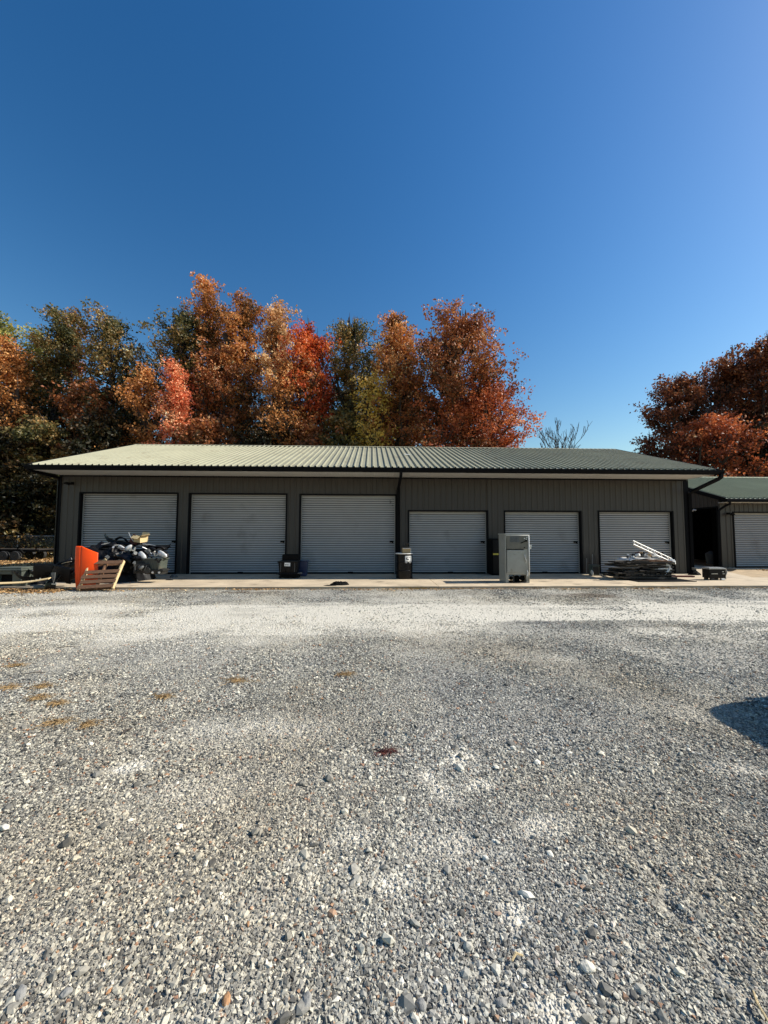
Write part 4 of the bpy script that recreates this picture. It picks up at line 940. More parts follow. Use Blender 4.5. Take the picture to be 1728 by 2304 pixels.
def orange():
    b = MB(); a = P(166, 1319, -3.75); W = .66
    def f(i, j):
        x = W*i-.10*j; top = 1.24-.02*(i < .1) if i < .35 else 1.24-.20*((i-.35)/.65); z0 = .02+.10*max(0, i-.3); z = z0+(top-z0)*j
        y = -.10*math.sin(i*2.1)-.05*math.sin(j*3.1)+.14*(1-min(1, i/.13))**2+(.018 if .30 < i < .36 else 0)+.10*j
        return (x, y, z)
    b.grid(f, 30, 30)
    o = one('car_hood', 'bright orange car hood standing on end behind the pallet', 'car hood', b, M['orange'], (a.x, a.y, 0.0), (0,0,.22), smooth=True); q = o.modifiers.new('s', 'SOLIDIFY'); q.thickness = .02; q.offset = -1
orange()
def pallet(name, label, M4, m1='wood', m2='woodl', W=1.10, L=1.08, nb=6, skip=(), group=None):
    T_ = tag(bpy.data.objects.new(name, None), label, 'pallet', group); COL.objects.link(T_); T_.matrix_world = M4; rr = random.Random(W*100)
    for k, xx in enumerate((0.02, W/2, W-.02)):
        obj('stringer', MB().cbox((xx, .045, L/2), (.045,.085,L)), M[m2 if k != 1 else m1], T_, bevel=.003)
    for k in range(nb):
        if k in skip: continue
        z = .06+(L-.12)*k/(nb-1); obj('deck_board', MB().cbox((W/2+rr.uniform(-.02,.02), -.010, z), (W*rr.uniform(.94,1.02),.018,.105), (0, rr.uniform(-.03,.03), 0)), M[m1], T_, bevel=.002)
    for k in range(3):
        z = .06+(L-.12)*k/2; obj('bottom_board', MB().cbox((W/2, .098, z), (W,.016,.10)), M[m1], T_)
    return T_
a = P(172, 1326, -4.15); c = P(252, 1327, -4.15); tl = P(197, 1263.5, -3.65)
ex = (c-a); W_ = ex.length; ex.normalize(); ez = (tl-a); L_ = ez.length; ez.normalize(); ey = ez.cross(ex).normalized()
pallet('wooden_pallet', 'broken wooden pallet leaning against the orange hood', Matrix(((ex.x,ey.x,ez.x,a.x),(ex.y,ey.y,ez.y,a.y),(ex.z,ey.z,ez.z,a.z),(0,0,0,1))), W=W_, L=L_, nb=6, skip=(4,))
for k, (u, v, y, rot, lb) in enumerate([(228,1266,-3.6,(.1,-.65,.0),'short broken pale board at the top of the pallet'),(212,1262,-3.55,(0,.06,.1),'reddish board end lying over the pallet top')]):
    one('broken_board', lb, 'board', MB().cbox((0,0,0), (.32 if k == 0 else .5,.02,.07)), M['woodl' if k == 0 else 'wood'], P(u, v, y), rot, bevel=.002)

# ---- items along the front of the doors
def tote():
    p = G(652, 1300, .06); p = Vector((P(652, 1290, -1.35).x, -1.35, .06)); T_ = thing('hand_cart', 'low black wheeled cart between second and third doors', 'cart', p)
    obj('platform', MB().cbox((0,0,.17), (.86,.50,.05)).cbox((0,0,.125), (.70,.40,.04)), M['blk'], T_, bevel=.02)
    obj('skirt', MB().cbox((.02,.02,.07), (.62,.40,.07)), M['blkm'], T_)
    for sx in (-1, 1):
        for sy in (-1, 1): obj('caster', MB().lathe([(.01,-.02),(.05,-.02),(.05,.02),(.01,.02)], 14, Matrix.Translation((sx*.3, sy*.15, .05)) @ Matrix.Rotation(R(90), 4, 'X')), M['rubber'], T_)
    obj('handle', MB().tube([(.33,-.26,.19),(.42,-.28,.20),(.46,-.25,.19)], [.018,.022,.03], 8), M['grey'], T_)
    c = crate('storage_tote', 'black storage tote with white label standing on the low cart', 'tote', p+Vector((-.02,0,.196)), (.68,.42,.37), m='blk', ribs=4, taper=.90, lidm='dgrey')
    for k, xx in enumerate((-.25, .23)): obj('edge_rib', MB().cbox((xx,-.222,.19), (.012,.012,.33), (-.045,0,0)), M['grey'], c)
    obj('label', MB().cbox((-.02,-.232,.29), (.20,.004,.12), (-.045,.04,0)), M['white'], c)
    mk = MB()
    for k, (dx, wd, dz) in enumerate([(-.06,.035,.0),(-.02,.03,.004),(.015,.022,.0),(.05,.025,-.002)]): mk.cbox((-.02+dx,-.2365,.277+dz), (wd,.003,.028 if k % 2 == 0 else .016), (-.045,.04,0))
    obj('label_writing', mk, M['blkm'], c)
    one('tool_case', 'black tool case lying on top of the storage tote', 'case', MB().cbox((0,0,.10), (.56,.34,.18)).cbox((0,-.18,.10), (.14,.03,.03)).cbox((.0,0,.20), (.52,.30,.02)), M['blkm'], p+Vector((.03,.02,.196+.42)), (0,0,.05), bevel=.015)
    q = P(682, 1290, -.9); b = MB().cbox((0,0,.28), (.36,.34,.54), taper=.82); T2 = thing('blue_bin', 'dark blue plastic bin tucked behind the cart', 'bin', (q.x-.04, -.75, .06)); obj('body', b, M['blue'], T2, bevel=.015); obj('rim', MB().cbox((0,0,.555), (.39,.37,.03)), M['blue'], T2, bevel=.006)
tote()
def drum():
    p = Vector((P(909.5, 1290, -1.55).x, -1.55, .06)); T_ = thing('steel_drum', 'black open steel drum with white rim by the middle downspout', 'drum', p)
    r = .293; prof = [(r-.015,0),(r,.01),(r,.27),(r+.012,.285),(r,.30),(r,.57),(r+.012,.585),(r,.60),(r,.86)]; prof += [(r-.012,.86),(r-.012,.05)]
    b = MB(); b.lathe(prof, 40); obj('body', b, M['blkg'], T_, smooth=False)
    b = MB(); pts = [(math.cos(q/40*2*math.pi)*(r+.004), math.sin(q/40*2*math.pi)*(r+.004), .868) for q in range(41)]; b.tube(pts, .015, 8); obj('rim_band', b, M['white'], T_, smooth=True)
    lb = MB(); lb.grid(lambda i, j: (math.cos(-math.pi/2+.02+.95*i)*(r+.003)*1.0, math.sin(-math.pi/2+.02+.95*i)*(r+.003), .80-.235*j-(.012*math.sin(i*11) if j > .9 else 0)), 10, 4); l_ = obj('label', lb, M['white'], T_)
    mk = MB()
    def pt(i, z, s=.0): a_ = -math.pi/2+.02+.95*i; return (math.cos(a_)*(r+.007), math.sin(a_)*(r+.007), z)
    for i0, i1, z0, z1 in [(.14,.24,.74,.68),(.18,.34,.695,.665),(.30,.50,.682,.662),(.32,.40,.758,.742),(.56,.70,.762,.744),(.08,.16,.622,.606),(.24,.42,.622,.612),(.56,.66,.626,.61)]:
        mk.grid(lambda i, j: pt(i0+(i1-i0)*i, z0+(z1-z0)*j), 3, 1)
    obj('label_print', mk, M['blkm'], T_)
    ck = thing('cardboard_box', 'small brown cardboard box sticking out of the black drum', 'box', p+Vector((.07,-.02,.80)), rz=.12)
    b = MB(); b.cbox((0,0,.13), (.28,.20,.26)); obj('body', b, M['card'], ck); obj('edge_tape', MB().cbox((0,-.102,.25), (.29,.006,.018)).cbox((.143,-.102,.12), (.018,.006,.28)), M['cloth'], ck)
    one('scrap_part', 'dark scrap part lying on the box in the drum', 'scrap', MB().cbox((0,0,.04), (.2,.12,.08), (.2,.3,.4)).cbox((.05,-.02,.13), (.08,.08,.10), (.4,.2,.1)).tube([(-.1,0,.02),(-.08,0,.2),(.05,0,.24)], .012, 6), M['dgrey'], p+Vector((.06,.02,1.065)))
drum()
def bigcab():
    "old steel cabinet in front of the fifth door"
    y = -2.85; a = P(1138, 1312, y); c = P(1192, 1312, y); x0, x1 = a.x, c.x; h = P(1160, 1200.5, y).z; z0 = .06; yb = y+.62
    T_ = thing('steel_cabinet', 'tall grey-beige steel cabinet on legs before the fifth door', 'cabinet', (0,0,0)); t = .03
    b = MB(); zl = z0+.26
    b.box(x0, x0+t, y, yb, z0, h-.04); b.box(x1-t, x1, y, yb, z0, h-.04); b.box(x0+t, x1-t, yb-t, yb, zl, h-.04); b.box(x0+t, x1-t, y, yb-t-.001, zl, zl+.03); b.box(x0+t, x1-t, y+.001, y+.03, h-.16, h-.041)
    b.box(x0+t+.001, x0+.10, y+.002, y+.03, z0, zl-.001); b.box(x1-.11, x1-t-.001, y+.002, y+.03, z0, zl-.001); b.box(x1-.17, x1-t-.001, y+.012, y+.04, zl+.031, h-.161)
    obj('carcass', b, M['steel'], T_, bevel=.006)
    obj('top', MB().box(x0-.02, x1+.02, y-.02, yb+.01, h-.04, h), M['steel'], T_, bevel=.008)
    ef = MB().tube([(x1-.008, y-.012, .30), (x1-.008, y-.012, h-.05)], .014, 8); ef.tube([(x0+.03, y-.016, h-.055), (x1-.01, y-.016, h-.055)], .010, 8); obj('edge_flange', ef, M['white'], T_, smooth=True)  # white tubes added to paint the sunlit right and top edges
    zs = P(1160, 1236, y).z
    obj('control_panel', MB().box(x0+.04, x1-.05, y-.012, y+.0005, zs+.01, h-.075), M['steelt'], T_, bevel=.004)
    zb = P(1160, 1290, y).z
    obj('access_door', MB().box(x0+.045, x1-.15, y-.022, y+.002, zb+.035, zs-.02), M['steel'], T_, bevel=.008)
    obj('lower_rail', MB().box(x0+.04, x1-.14, y-.014, y+.0, zb-.015, zb+.03), M['steel'], T_)
    pl = P(1147, 1207, y); pr = P(1168, 1220, y); 
    e = obj('name_plate', MB().box(pl.x, pr.x, y-.018, y-.0125, pr.z, pl.z), M['grey'], T_)
    mk = MB(); rr = random.Random(3)
    for k in range(4):
        for q in range(5): mk.box(pl.x+.02+q*.045, pl.x+.02+q*.045+rr.uniform(.015,.035), y-.0205, y-.0185, pr.z+.02+k*.035, pr.z+.02+k*.035+.012)
    obj('plate_print', mk, M['dgrey'], e)
    s0 = P(1172, 1222, y-.03); s1 = P(1184, 1217, y-.03); obj('lever', MB().tube([s0, s1], .014, 6).cbox(s1, (.05,.04,.05)), M['blkm'], T_)
    for k, (u, v) in enumerate([(1180,1211.5),(1185,1209),(1184,1213),(1180,1232)]): q = P(u, v, y-.02); obj('knob', MB().lathe([(.016,-.01),(.018,.01),(.0,.012)], 10, Matrix.Translation(q) @ Matrix.Rotation(R(90), 4, 'X')), M['alu' if k < 3 else 'blkm'], T_)
    hn = MB(); hn.tube([P(1180.5,1248,y-.03), P(1182,1256,y-.06), P(1185,1262,y-.06), P(1183.5,1267,y-.03)], .009, 6); obj('handle', hn, M['alu'], T_)
    obj('side_latch', MB().cbox(P(1194, 1228, y+.05), (.05,.05,.06)).cbox(P(1194, 1233, y+.05), (.03,.04,.05)), M['alu'], T_)
    cp = MB(); 
    for k, (u, r_) in enumerate([(1150,.06),(1163,.09),(1175,.08)]): q = P(u, 1300, y+.25); cp.lathe([(.02,-r_),(r_*.9,-r_*.8),(r_,0),(r_*.9,r_*.8),(.02,r_)], 14, Matrix.Translation((q.x, y+.25, z0+.12)))
    cp.box(x0+.12, x1-.13, y+.12, y+.55, z0+.002, z0+.02); obj('compressor', cp, M['blkm'], T_)
    obj('strut', MB().box(P(1155.5,1300,y).x, P(1158.5,1300,y).x, y+.05, y+.075, z0, zl), M['dgrey'], T_)
    pts = [P(1186,1283,y-.01), P(1188,1289,y-.05), P(1187,1296,y-.05)]; obj('bent_panel', MB().tube(pts, .012, 6), M['cloth'], T_)
    pts = [Vector((x0+.1, y-.04, z0+.02)), Vector((x0+.22, y-.13, z0+.015)), Vector((x0+.4, y-.11, z0+.015)), Vector((x0+.62, y-.05, z0+.03)), Vector((x0+.72, y+.02, z0+.1))]; obj('power_cord', MB().tube(pts, .009, 6), M['blk'], T_)
    # dark cabinet behind to its left
    y2 = -.62; a = P(1108, 1295, y2); c = P(1137, 1295, y2); T2 = thing('black_cabinet', 'black cabinet with yellow label between fourth and fifth doors', 'cabinet', (0,0,0)); h2 = P(1120, 1212, y2).z
    b = MB().box(a.x, c.x+.05, y2, -.04, .06, h2); obj('body', b, M['blkm'], T2, bevel=.015); obj('door', MB().box(a.x+.03, c.x+.02, y2-.018, y2-.001, .12, h2*.60), M['blk'], T2, bevel=.006); obj('drawer', MB().box(a.x+.03, c.x+.02, y2-.02, y2-.001, h2*.62, h2-.04), M['blk'], T2, bevel=.006)
    l0 = P(1109, 1245, y2-.03); obj('yellow_label', MB().box(l0.x+.01, l0.x+.22, y2-.025, y2-.021, l0.z-.06, l0.z), M['yellow'], T2)
bigcab()
def smallbox():
    y = -.75; a = P(1333, 1294, y); c = P(1349, 1294, y); h = P(1340, 1272.5, y).z
    T_ = thing('electrical_box', 'small dark green-grey box on the slab between fifth and sixth doors', 'box', (0,0,0)); obj('body', MB().box(a.x, c.x, y, y+.25, .06, h), M['olive'], T_, bevel=.01)
    obj('cap', MB().box(a.x-.015, c.x+.015, y-.015, y+.26, h, h+.02), M['olive'], T_); obj('cover', MB().box(a.x+.03, c.x-.03, y-.012, y-.001, .12, h-.05), M['dgrey'], T_)
    one('white_bucket_lid', 'white round lid leaning on the left of the small dark box', 'lid', MB().lathe([(.0,-.01),(.10,-.01),(.11,0),(.10,.01),(.0,.012)], 24), M['white'], (a.x-.03, y-.03, .17), (0, R(84), R(-8)))
    q = G(1352, 1293, .06); one('concrete_chunk', 'small dark lump right of the small dark box', 'chunk', MB().cbox((0,0,.05), (.14,.12,.09), (0,.1,.3)).cbox((.10,0,.03), (.1,.1,.05), (0,0,.8)), M['dgrey'], (q.x, -.7, .06), bevel=.01)
    for k, u in enumerate((1319.5, 1332)):
        p0 = P(u, 1292, -.02); p1 = P(u, (1256, 1247)[k], -.02); one('wall_conduit', ['pale thin conduit on the pier left of the sixth door','taller pale thin conduit behind the small dark box'][k], 'conduit', MB().tube([(p0.x,-.04,.06),(p1.x,-.04,p1.z)], .008, 6), M['galv'])  # pale tubes added to paint sunlight catching two wall ribs
smallbox()
# rags and mats
p = G(762, 1318.5, .06); one('dark_rag', 'crumpled dark rag on the slab edge before the third door', 'rag', heap(None, .30, .15, .10, 14, .10), M['blkm'], (p.x, -3.25, .055), (0,0,.1))
p = G(742, 1318, .06); one('flat_rag', 'thin flat dark rag beside the crumpled one', 'rag', heap(None, .22, .10, .02, 17, .03), M['blkm'], (p.x, -3.4, .055))

# ---- pile of boards and pallets before the sixth door
random.seed(21)
PC = P(1446, 1300, -1.85)
def woodpile():
    x0, x1 = P(1386, 1290, -1.9).x, P(1506, 1290, -1.9).x; xc = (x0+x1)/2; W = x1-x0; z = .065
    one('rubber_mat', 'flat black mat spread under the board pile', 'mat', MB().cbox((0,0,.012), (2.0,1.1,.022), (0,.0,.03)), M['blk'], (xc+.25, -2.15, .061), bevel=.006)
    z = .09
    lays = [('woodd',W*.98,.95,.085,0,.0,'lowest dark sheet of the board pile'),('woodd',W*.90,.90,.03,.02,.02,'dark sheet above the lowest one'),('woodg',W*.97,.85,.05,-.02,-.03,'greyish board layer low in the pile'),('woodd',W*.93,.90,.06,.03,.03,'dark layer at half height of the pile'),
            ('cloth',W*.35,.80,.045,W*.27,.0,'white foam board poking out at right of the pile'),('woodd',W*.99,.9,.05,.0,-.02,'wide dark board layer above the white foam'),('woodg',W*.86,.85,.03,.05,.05,'grey-brown sheet in the upper pile'),('woodd',W*.92,.9,.05,.03,-.04,'dark brown board below the curled sheet'),
            ('wood',W*.70,.8,.04,W*.13,.03,'reddish board at the upper right of the pile')]
    for k, (mm, wx, wy, t, dx, rz_, lb) in enumerate(lays):
        t *= 1.35
        b = MB(); b.grid(lambda i, j: ((i-.5)*wx*(1+.02*math.sin(j*9+k)), (j-.5)*wy*(1+.03*math.sin(i*13+k*2)), .010*math.sin(i*5+k)), 14, 8)
        o = one('plywood_sheet' if mm != 'cloth' else 'foam_board', lb, 'board', b, M[mm], (xc+dx, -1.75+random.uniform(-.05,.05), z+t/2), (random.uniform(-.02,.02), random.uniform(-.025,.025), rz_), solid=t*.6)
        z += t+random.uniform(.0, .012)
        # loose battens poking from the ends
        for q in range(3):
            xx = random.uniform(-.95, .2)*W/2; yy = -1.75-.42+random.uniform(-.06,.06)
            one('batten', '%s batten %s' % (['dark','short dark','thin dark'][q], ['lowest at the front of the board pile','just above the mat at the front of the pile','under the greyish layer at the pile front','on the half-height layer of the pile','beside the white foam board','above the white foam board','in the upper pile front','below the curled sheet','by the reddish board'][k]), 'batten', MB().cbox((0,0,0), (random.uniform(.3,.8),.05,.03)), M[['woodd','woodg','woodd'][q]], (xc+xx, yy, z-t*.5), (random.uniform(-.2,.2), random.uniform(-.05,.05), random.uniform(-.3,.3)))
    b = MB(); b.grid(lambda i, j: ((i-.5)*W*.64, (j-.5)*.75, .02*(1-(2*i-1)**2)-.10*max(0, .22-i)*3*(1-.3*j)+.012*math.sin(i*17+j*4)), 24, 6)
    one('curled_sheet', 'pale curled sheet draped over the top of the board pile', 'sheet', b, M['cloth'], (xc+.0, -1.72, z+.02), (.0,.03,.03), solid=.008, smooth=True); z += .09
    BL = ['pale masonry lump at the far left of the board pile top', 'pale lump second from the left on the board pile', 'dark lump third from the left on the board pile', 'pale raised lump left of the reddish ones', 'pale lump beside the first reddish lump', 'deep red lump in the middle of the board pile top', 'dark lump between the deep red and first brown lump', 'brown lump just right of the deep red one', 'pale lump between the two brown lumps', 'brown lump nearest the ladder', 'pale lump right below the ladder rail', 'pale lump under the middle of the ladder', 'dark lump at the right end of the row, under the ladder']
    for k in range(13):
        xx = -.48+.085*k+random.uniform(-.02,.02); s = random.uniform(.05, .09); row = k % 2; q = MB().cbox((0,0,0), (s*1.5, s*1.2, s))
        one('brick_chunk', BL[k], 'rubble', q, M['rust' if k in (5,) else ('card' if k in (7, 9) else ('cloth' if k % 3 else 'dgrey'))], (xc-.10+xx, -1.95+random.uniform(-.08,.15), z+s*.3+row*.055+(.05 if 3 < k < 9 else 0)), (random.random()*.6, random.random()*.6, random.random()*3), group='broken masonry lumps on the board pile', bevel=.008)
    for k, (dx, wx, hz, lb) in enumerate([(-.62, .5, .26, 'black plastic tub filling the left front of the board pile'), (-.02, .62, .30, 'black plastic tub in the middle front of the board pile'), (.60, .42, .22, 'black plastic tub at the right front of the board pile')]):
        crate('plastic_tub', lb, 'tub', (xc+dx, -2.02, .095), (wx, .34, hz), (0, 0, .05*(k-1)), 'blk', False, 4, .93)
    # black scraps at the crest
    for k, (u, v) in enumerate([(1433,1247),(1446,1246),(1484,1250),(1489,1246)]):
        one('black_scrap', ['black scrap on the left crest of the board pile','black scrap right of the left crest','black scrap behind the ladder middle','topmost black scrap behind the ladder'][k], 'scrap', MB().cbox((0,0,0), (.12,.08,.05), (.3,.4,.2)).cbox((.05,.02,.03), (.07,.05,.06), (.8,.1,.6)), M['blkm'], P(u, v, -1.7))
    a = P(1424, 1225, -2.0); c = P(1512, 1266, -2.0); d = (c-a); L = d.length; ang = math.atan2(-d.z, d.x)
    T_ = thing('aluminium_ladder', 'aluminium ladder section lying tilted on the board pile', 'ladder', a, rot=(.62, ang, 0)); wd = .30
    for k, yy in enumerate((0, wd)): obj('rail', MB().cbox((L/2+(.10 if k else 0), yy, 0), (L,.028,.055)), M['alu'], T_, bevel=.004)
    for k in range(6): xx = .10+(L-.2)*k/5; obj('rung', MB().tube([(xx, .01, 0), (xx+.04, wd-.01, 0)], .015, 8), M['alu'], T_)
    b = MB(); b.grid(lambda i, j: (.16*(i-.5)+.05*math.sin(j*5)-.04*j, .04*math.sin(i*8+j*3), -.50*j+.03*math.sin(i*6)), 8, 14)
    one('white_cloth', 'torn white cloth hanging off the right end of the board pile', 'cloth', b, M['cloth'], P(1504, 1270, -2.15), (0,.15,0), solid=.006, smooth=True)
    one('plastic_bag', 'white crumpled bag at the low end of the ladder', 'bag', heap(None, .14, .10, .13, 19, .08), M['cloth'], P(1511, 1266, -2.05), (0,.5,0))
    one('side_batten', 'upright pale block at the left end of the board pile', 'block', MB().cbox((0,0,.12), (.06,.10,.20), (0,.1,0)).cbox((.01,-.0,.03), (.10,.12,.05)), M['woodg'], (x0-.04, -2.0, .06), bevel=.004)
woodpile()
p = G(1512, 1298, .06); one('red_plank', 'dark red plank lying on the slab right of the board pile', 'plank', MB().cbox((0,0,.03), (1.15,.16,.05)), M['rust'], (P(1526,1293,-1.3).x, -1.25, .06), (0,0,-.06), bevel=.004)
def machine():
    y = -2.25; a = P(1597, 1306, y); c = P(1634, 1306, y); x0, x1 = a.x, c.x; h = P(1610, 1279.5, y).z; T_ = thing('machine_case', 'low black machine with flat grey lid on the slab at right', 'machine', (0,0,0))
    obj('body', MB().box(x0, x1, y, y+.30, .13, h-.02), M['blk'], T_, bevel=.015)
    b = MB().box(x0-.012, x1+.012, y-.015, y+.31, h-.02, h+.015).box(x0+.03, x1-.03, y+.03, y+.28, h+.0151, h+.035); obj('lid', b, M['galv'], T_, bevel=.004)
    for xx in (x0+.10, x1-.12): obj('foot', MB().cbox((xx,y+.03,.095), (.10,.08,.07)).tube([(xx-.06,y-.01,.09),(xx+.06,y-.01,.09)], .022, 8), M['alu' if xx > x0+.2 else 'dgrey'], T_)
    obj('foot', MB().cbox((x0+.10,y+.25,.095), (.10,.08,.07)).cbox((x1-.12,y+.25,.095), (.10,.08,.07)), M['dgrey'], T_)
    obj('front_slot', MB().box(x0+.06, x0+.28, y-.018, y-.001, .27, .285), M['alu'], T_); obj('switch', MB().box(x1-.14, x1-.09, y-.022, y-.001, .34, .36).box(x1-.13, x1-.06, y-.022, y-.001, .27, .285), M['alu'], T_)
    b = MB(); b.grid(lambda i, j: (.03+.03*math.sin(j*6)+.02*i, .12*i, -.34*j), 3, 10); o = obj('side_strap', b, M['cloth'], T_, solid=.01); o.location = (x1+.01, y+.02, h-.02)
machine()
def alley():
    q = P(1603, 1276, 3.4); T_ = thing('trash_can', 'dim grey trash can in the dark side opening of the small building', 'bin', (17.35, 4.4, .0)); T_.location = (P(1600,1260,4.9).x, 4.9, .05)
    obj('body', MB().lathe([(.20,0),(.24,.5),(.245,.52),(.0,.521)], 24), M['grey'], T_); obj('lid', MB().lathe([(.25,.522),(.24,.56),(.10,.66),(.05,.70),(.0,.70)], 24), M['grey'], T_, smooth=True)
    p = P(1561, 1200, .35); one('white_pole', 'thin pale pole standing in the alley beside the right corner', 'pole', MB().tube([(0,0,.06),(.0,0,2.95)], .018, 8), M['galv'], (P(1558,1200,.6).x, .6, 0))
    one('black_bag', 'small black bag at the foot of the right corner downspout', 'bag', heap(None, .22, .16, .16, 23, .06), M['blkm'], (P(1562,1290,-.5).x, -.5, .058))
    one('pale_bucket', 'small pale bucket standing on the black bag', 'bucket', MB().lathe([(.06,0),(.075,.14),(.08,.145),(.0,.146)], 16), M['grey'], (P(1562,1283,-.45).x, -.45, .18))
alley()

# ---- car parked just past the right edge; only its shadow reaches the photo
def suv():
    T_ = thing('parked_van', 'dark van parked past the right edge, its shadow on the gravel', 'van', (5.78, -13.55, 0))
    # profile along y (length) in local yz, width along x, rounded plan via shrinking rings
    b = MB(); L0, L1 = 2.28, -2.3
    rings = [(.32, 1.0, 0), (.75, 1.0, .0), (1.0, .985, .02), (1.25, .93, .08), (1.55, .86, .18), (1.70, .80, .28), (1.755, .68, .50)]
    vs = []; n = 40
    for z, wk, sh in rings:
        for k in range(n):
            a = 2*math.pi*k/n; ca, sa = math.cos(a), math.sin(a); e = .26
            x = math.copysign(abs(ca)**e, ca)*.95*wk; y = math.copysign(abs(sa)**e, sa)
            y = y*(L0-sh*.45) if y > 0 else -y*(L1+sh*3.2)
            vs.append((x, y, z))
    fs = [(r*n+k, r*n+(k+1) % n, (r+1)*n+(k+1) % n, (r+1)*n+k) for r in range(len(rings)-1) for k in range(n)]; fs += [tuple(range(n))[::-1], tuple((len(rings)-1)*n+k for k in range(n))]
    b.add(vs, fs); body = obj('body', b, M['paint'], T_, smooth=True)
    for s in (-1, 1):
        for y in (1.45, -1.35):
            wl = obj('wheel', MB().lathe([(.2,-.11),(.33,-.11),(.35,-.08),(.35,.08),(.33,.11),(.2,.11)], 28, Matrix.Translation((s*.86, y, .35)) @ Matrix.Rotation(R(90), 4, 'Y')), M['rubber'], T_)
            obj('rim', MB().lathe([(.03,-.07),(.21,-.10),(.21,.10),(.03,.07)], 20, Matrix.Translation((s*.87, y, .35)) @ Matrix.Rotation(R(90), 4, 'Y')), M['alu'], wl)
        for y0, y1 in ((.15,1.0), (1.06,1.8), (-.75,.09)):
            obj('side_window', MB().add([(s*.938,y0,1.05),(s*.938,y1,1.05),(s*.80,y1-.05,1.52),(s*.80,y0+.05,1.52)], [(0,1,2,3)]), M['glass'], T_, solid=.02)
        obj('tail_light', MB().cbox((s*.78, 2.25, .95), (.14,.05,.26)), M['rust'], T_, bevel=.01); obj('headlight', MB().cbox((s*.70, -2.22, .72), (.26,.1,.14)), M['silver'], T_, bevel=.02)
        obj('door_handle', MB().cbox((s*.965, .85, .98), (.03,.14,.03)), M['trim'], T_)
suv()

# ---- dry grass tufts and twigs on the gravel
DG = mat('dry_grass', (.26,.14,.05), .9, 0, .35, 20, col2=(.46,.31,.14))
tufts = [(96,1547,.16,'left clump of dry grass nearest the upper left of the gravel'),(83,1573,.15,'dry grass clump just below the leftmost ones'),(125,1628,.20,'largest rusty dry grass clump at lower left of the gravel'),(536,1534,.26,'wide dry grass clump left of the gravel centre'),(16,1550,.16,'dry grass clump at the left frame edge'),(36,1500,.12,'faint dry grass clump highest at the left'),
         (365,1571,.12,'thin dry grass wisp between the left and centre clumps'),(776,1521,.12,'pale dry grass clump right of the wide one'),(198,1633,.10,'small dry grass wisp right of the rusty clump'),(868,1696,.07,'small dark red-brown tuft near the gravel centre'),(130,1586,.10,'small wisp between the left clumps')]
for k, (u, v, s, lb) in enumerate(tufts):
    p = G(u, v); b = MB(); rr = random.Random(k); s *= .6
    for q in range(int(40+s*320)):
        a = rr.uniform(0, 6.28); r = min(abs(rr.gauss(0, s*.5)), s*.9); x = math.cos(a)*r*1.7; y = math.sin(a)*r*.8; L = rr.uniform(.04, .11); aa = rr.uniform(0, 6.28); e = rr.uniform(0, .28)
        b.tube([(x, y, .012), (x+math.cos(aa)*L*.5, y+math.sin(aa)*L*.5, .018+L*e), (x+math.cos(aa)*L, y+math.sin(aa)*L, .012+L*e*.6)], [.0022,.002,.001], 3, cap=False)
    one('dry_grass_clump', lb, 'grass clump', b, DG if k != 9 else M['rust'], (p.x, p.y, float(hgt(p.x, p.y))), group='dry grass clumps on the gravel')
for k, (u, v, L, an, lb) in enumerate([(285,1650,.11,1.4,'short thick dark stick standing out in the left gravel'),(1165,2172,.05,.3,'pale thin straw near the bottom right'),(155,1460,.30,.1,'thin dark twig on the upper left gravel'),(75,1519,.22,.2,'dark twig above the left grass clumps'),(1715,2280,.10,1.2,'pale straw at the bottom right corner'),(560,1600,.1,.5,'small dark twig left of centre')]):
    p = G(u, v); one('twig', lb, 'twig', MB().tube([(-L/2,0,.02),(0,.01,.028),(L/2,0,.02)], [.004,.009 if k == 0 else .005,.003], 5), M['bark' if k not in (1, 4) else 'woodl'], (p.x, p.y, float(hgt(p.x, p.y))), (0,0,an))
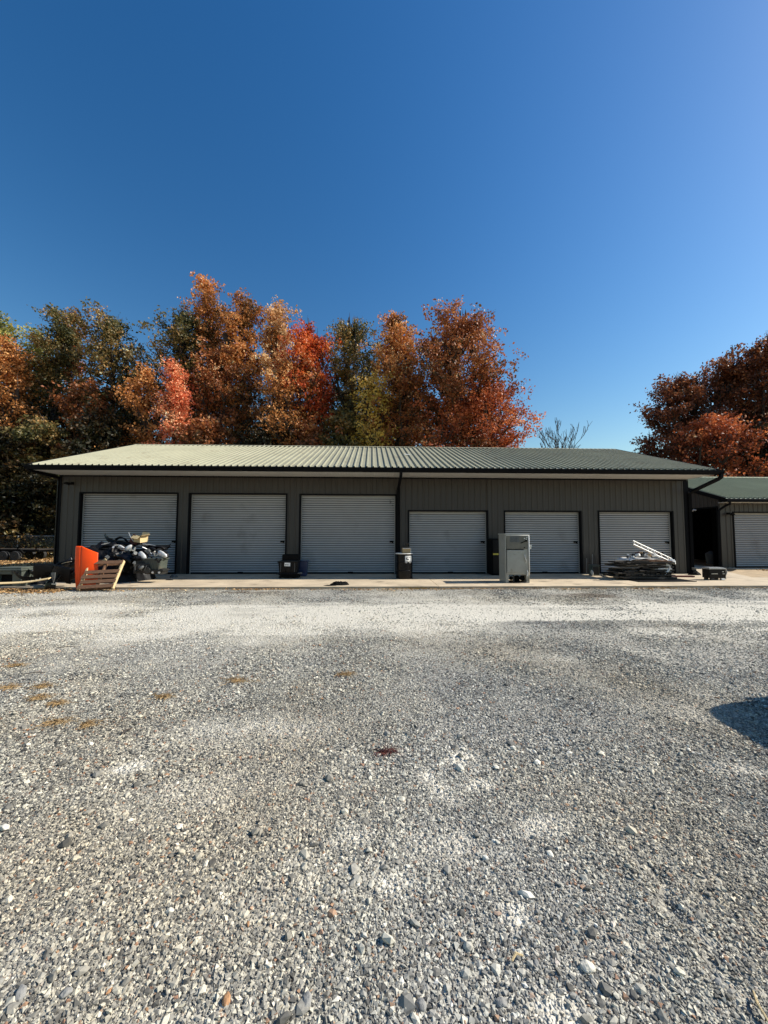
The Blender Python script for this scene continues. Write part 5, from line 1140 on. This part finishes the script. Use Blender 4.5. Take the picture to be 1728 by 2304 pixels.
# bigger individual stones
STM = [mat('pale_stone', (.62,.58,.48), .85, 0, .15, 30, .4, 60), mat('rusty_stone', (.42,.22,.10), .8, 0, .3, 30, .3, 60), mat('grey_stone', (.27,.262,.24), .85, 0, .2, 30, .4, 60)]
big = [(1322,2181,.045,0,'largest pale stone, lower right, with a dark shadow on its left'),(510,2258,.040,1,'rusty striped stone near the bottom, left of centre'),(382,2055,.032,0,'long pale yellowish stone at lower left'),(352,2085,.028,0,'pale angular stone left of the long yellowish one'),(512,2033,.022,0,'bright white stone left of centre'),
       (45,2245,.05,2,'flat grey stone at the bottom left'),(150,2240,.035,2,'grey stone with dark shadow at bottom left'),(315,1998,.022,0,'white chip above the long yellowish stone'),(245,2235,.020,1,'reddish-brown chip at bottom left'),(330,2272,.015,1,'small red chip by the bottom edge'),
       (1207,2173,.030,2,'pale grey angular stone left of the largest one'),(1130,2263,.040,2,'dark grey stone at the bottom right of centre'),(690,2262,.045,2,'angular grey stone at the bottom centre'),(8,1868,.05,0,'white flat stone at the left edge'),(558,2083,.022,1,'pinkish stone left of centre, lower half'),(1615,2210,.03,2,'grey flat stone lower right'),(948,2270,.04,2,'large grey stone on the bottom edge by the centre'),(1555,1985,.025,2,'grey stone in the right rut'),(820,2115,.025,0,'pale stone below centre')]
for k, (u, v, r, mi, lb) in enumerate(big):
    r *= .5 if k else .6
    p = G(u, v); rr = np.random.default_rng(k); V = TI[0]*(1+rr.normal(size=(12,1))*.13)*np.array([1.25,.8,.62])*r; b = MB(); b.add([tuple(q) for q in V], [tuple(int(i) for i in f) for f in TI[1]])
    one('loose_stone', lb, 'stone', b, STM[mi], (p.x, p.y, float(hgt(p.x, p.y))+r*.35), (0, 0, k*1.7), group='larger loose stones in the foreground', bevel=r*.12)
# weeds at the slab edge
for k, (u, lb) in enumerate([(925,'yellow-green weeds at the slab edge below the drum'),(945,'small weeds right of the drum weeds'),(1190,'pale weeds at the foot of the steel cabinet'),(1600,'brown weeds at the slab edge below the black machine'),(1475,'brown weeds at the slab edge below the board pile')]):
    p = G(u, 1319.5); b = MB(); rr = random.Random(k+40)
    for q in range(110):
        x = max(-.5, min(.5, rr.gauss(0, .24))); y = rr.gauss(0, .03); L = rr.uniform(.02, .07); b.tube([(x, y, 0), (x+rr.gauss(0,.02), y+rr.gauss(0,.02), L)], [.004,.001], 3, cap=False)
    one('weed_tuft', lb, 'weeds', b, [LM['yellow'], LM['yellow'], DG, DG, DG][k], (p.x, -3.73, 0), group='weeds along the slab edge')['kind'] = 'stuff'
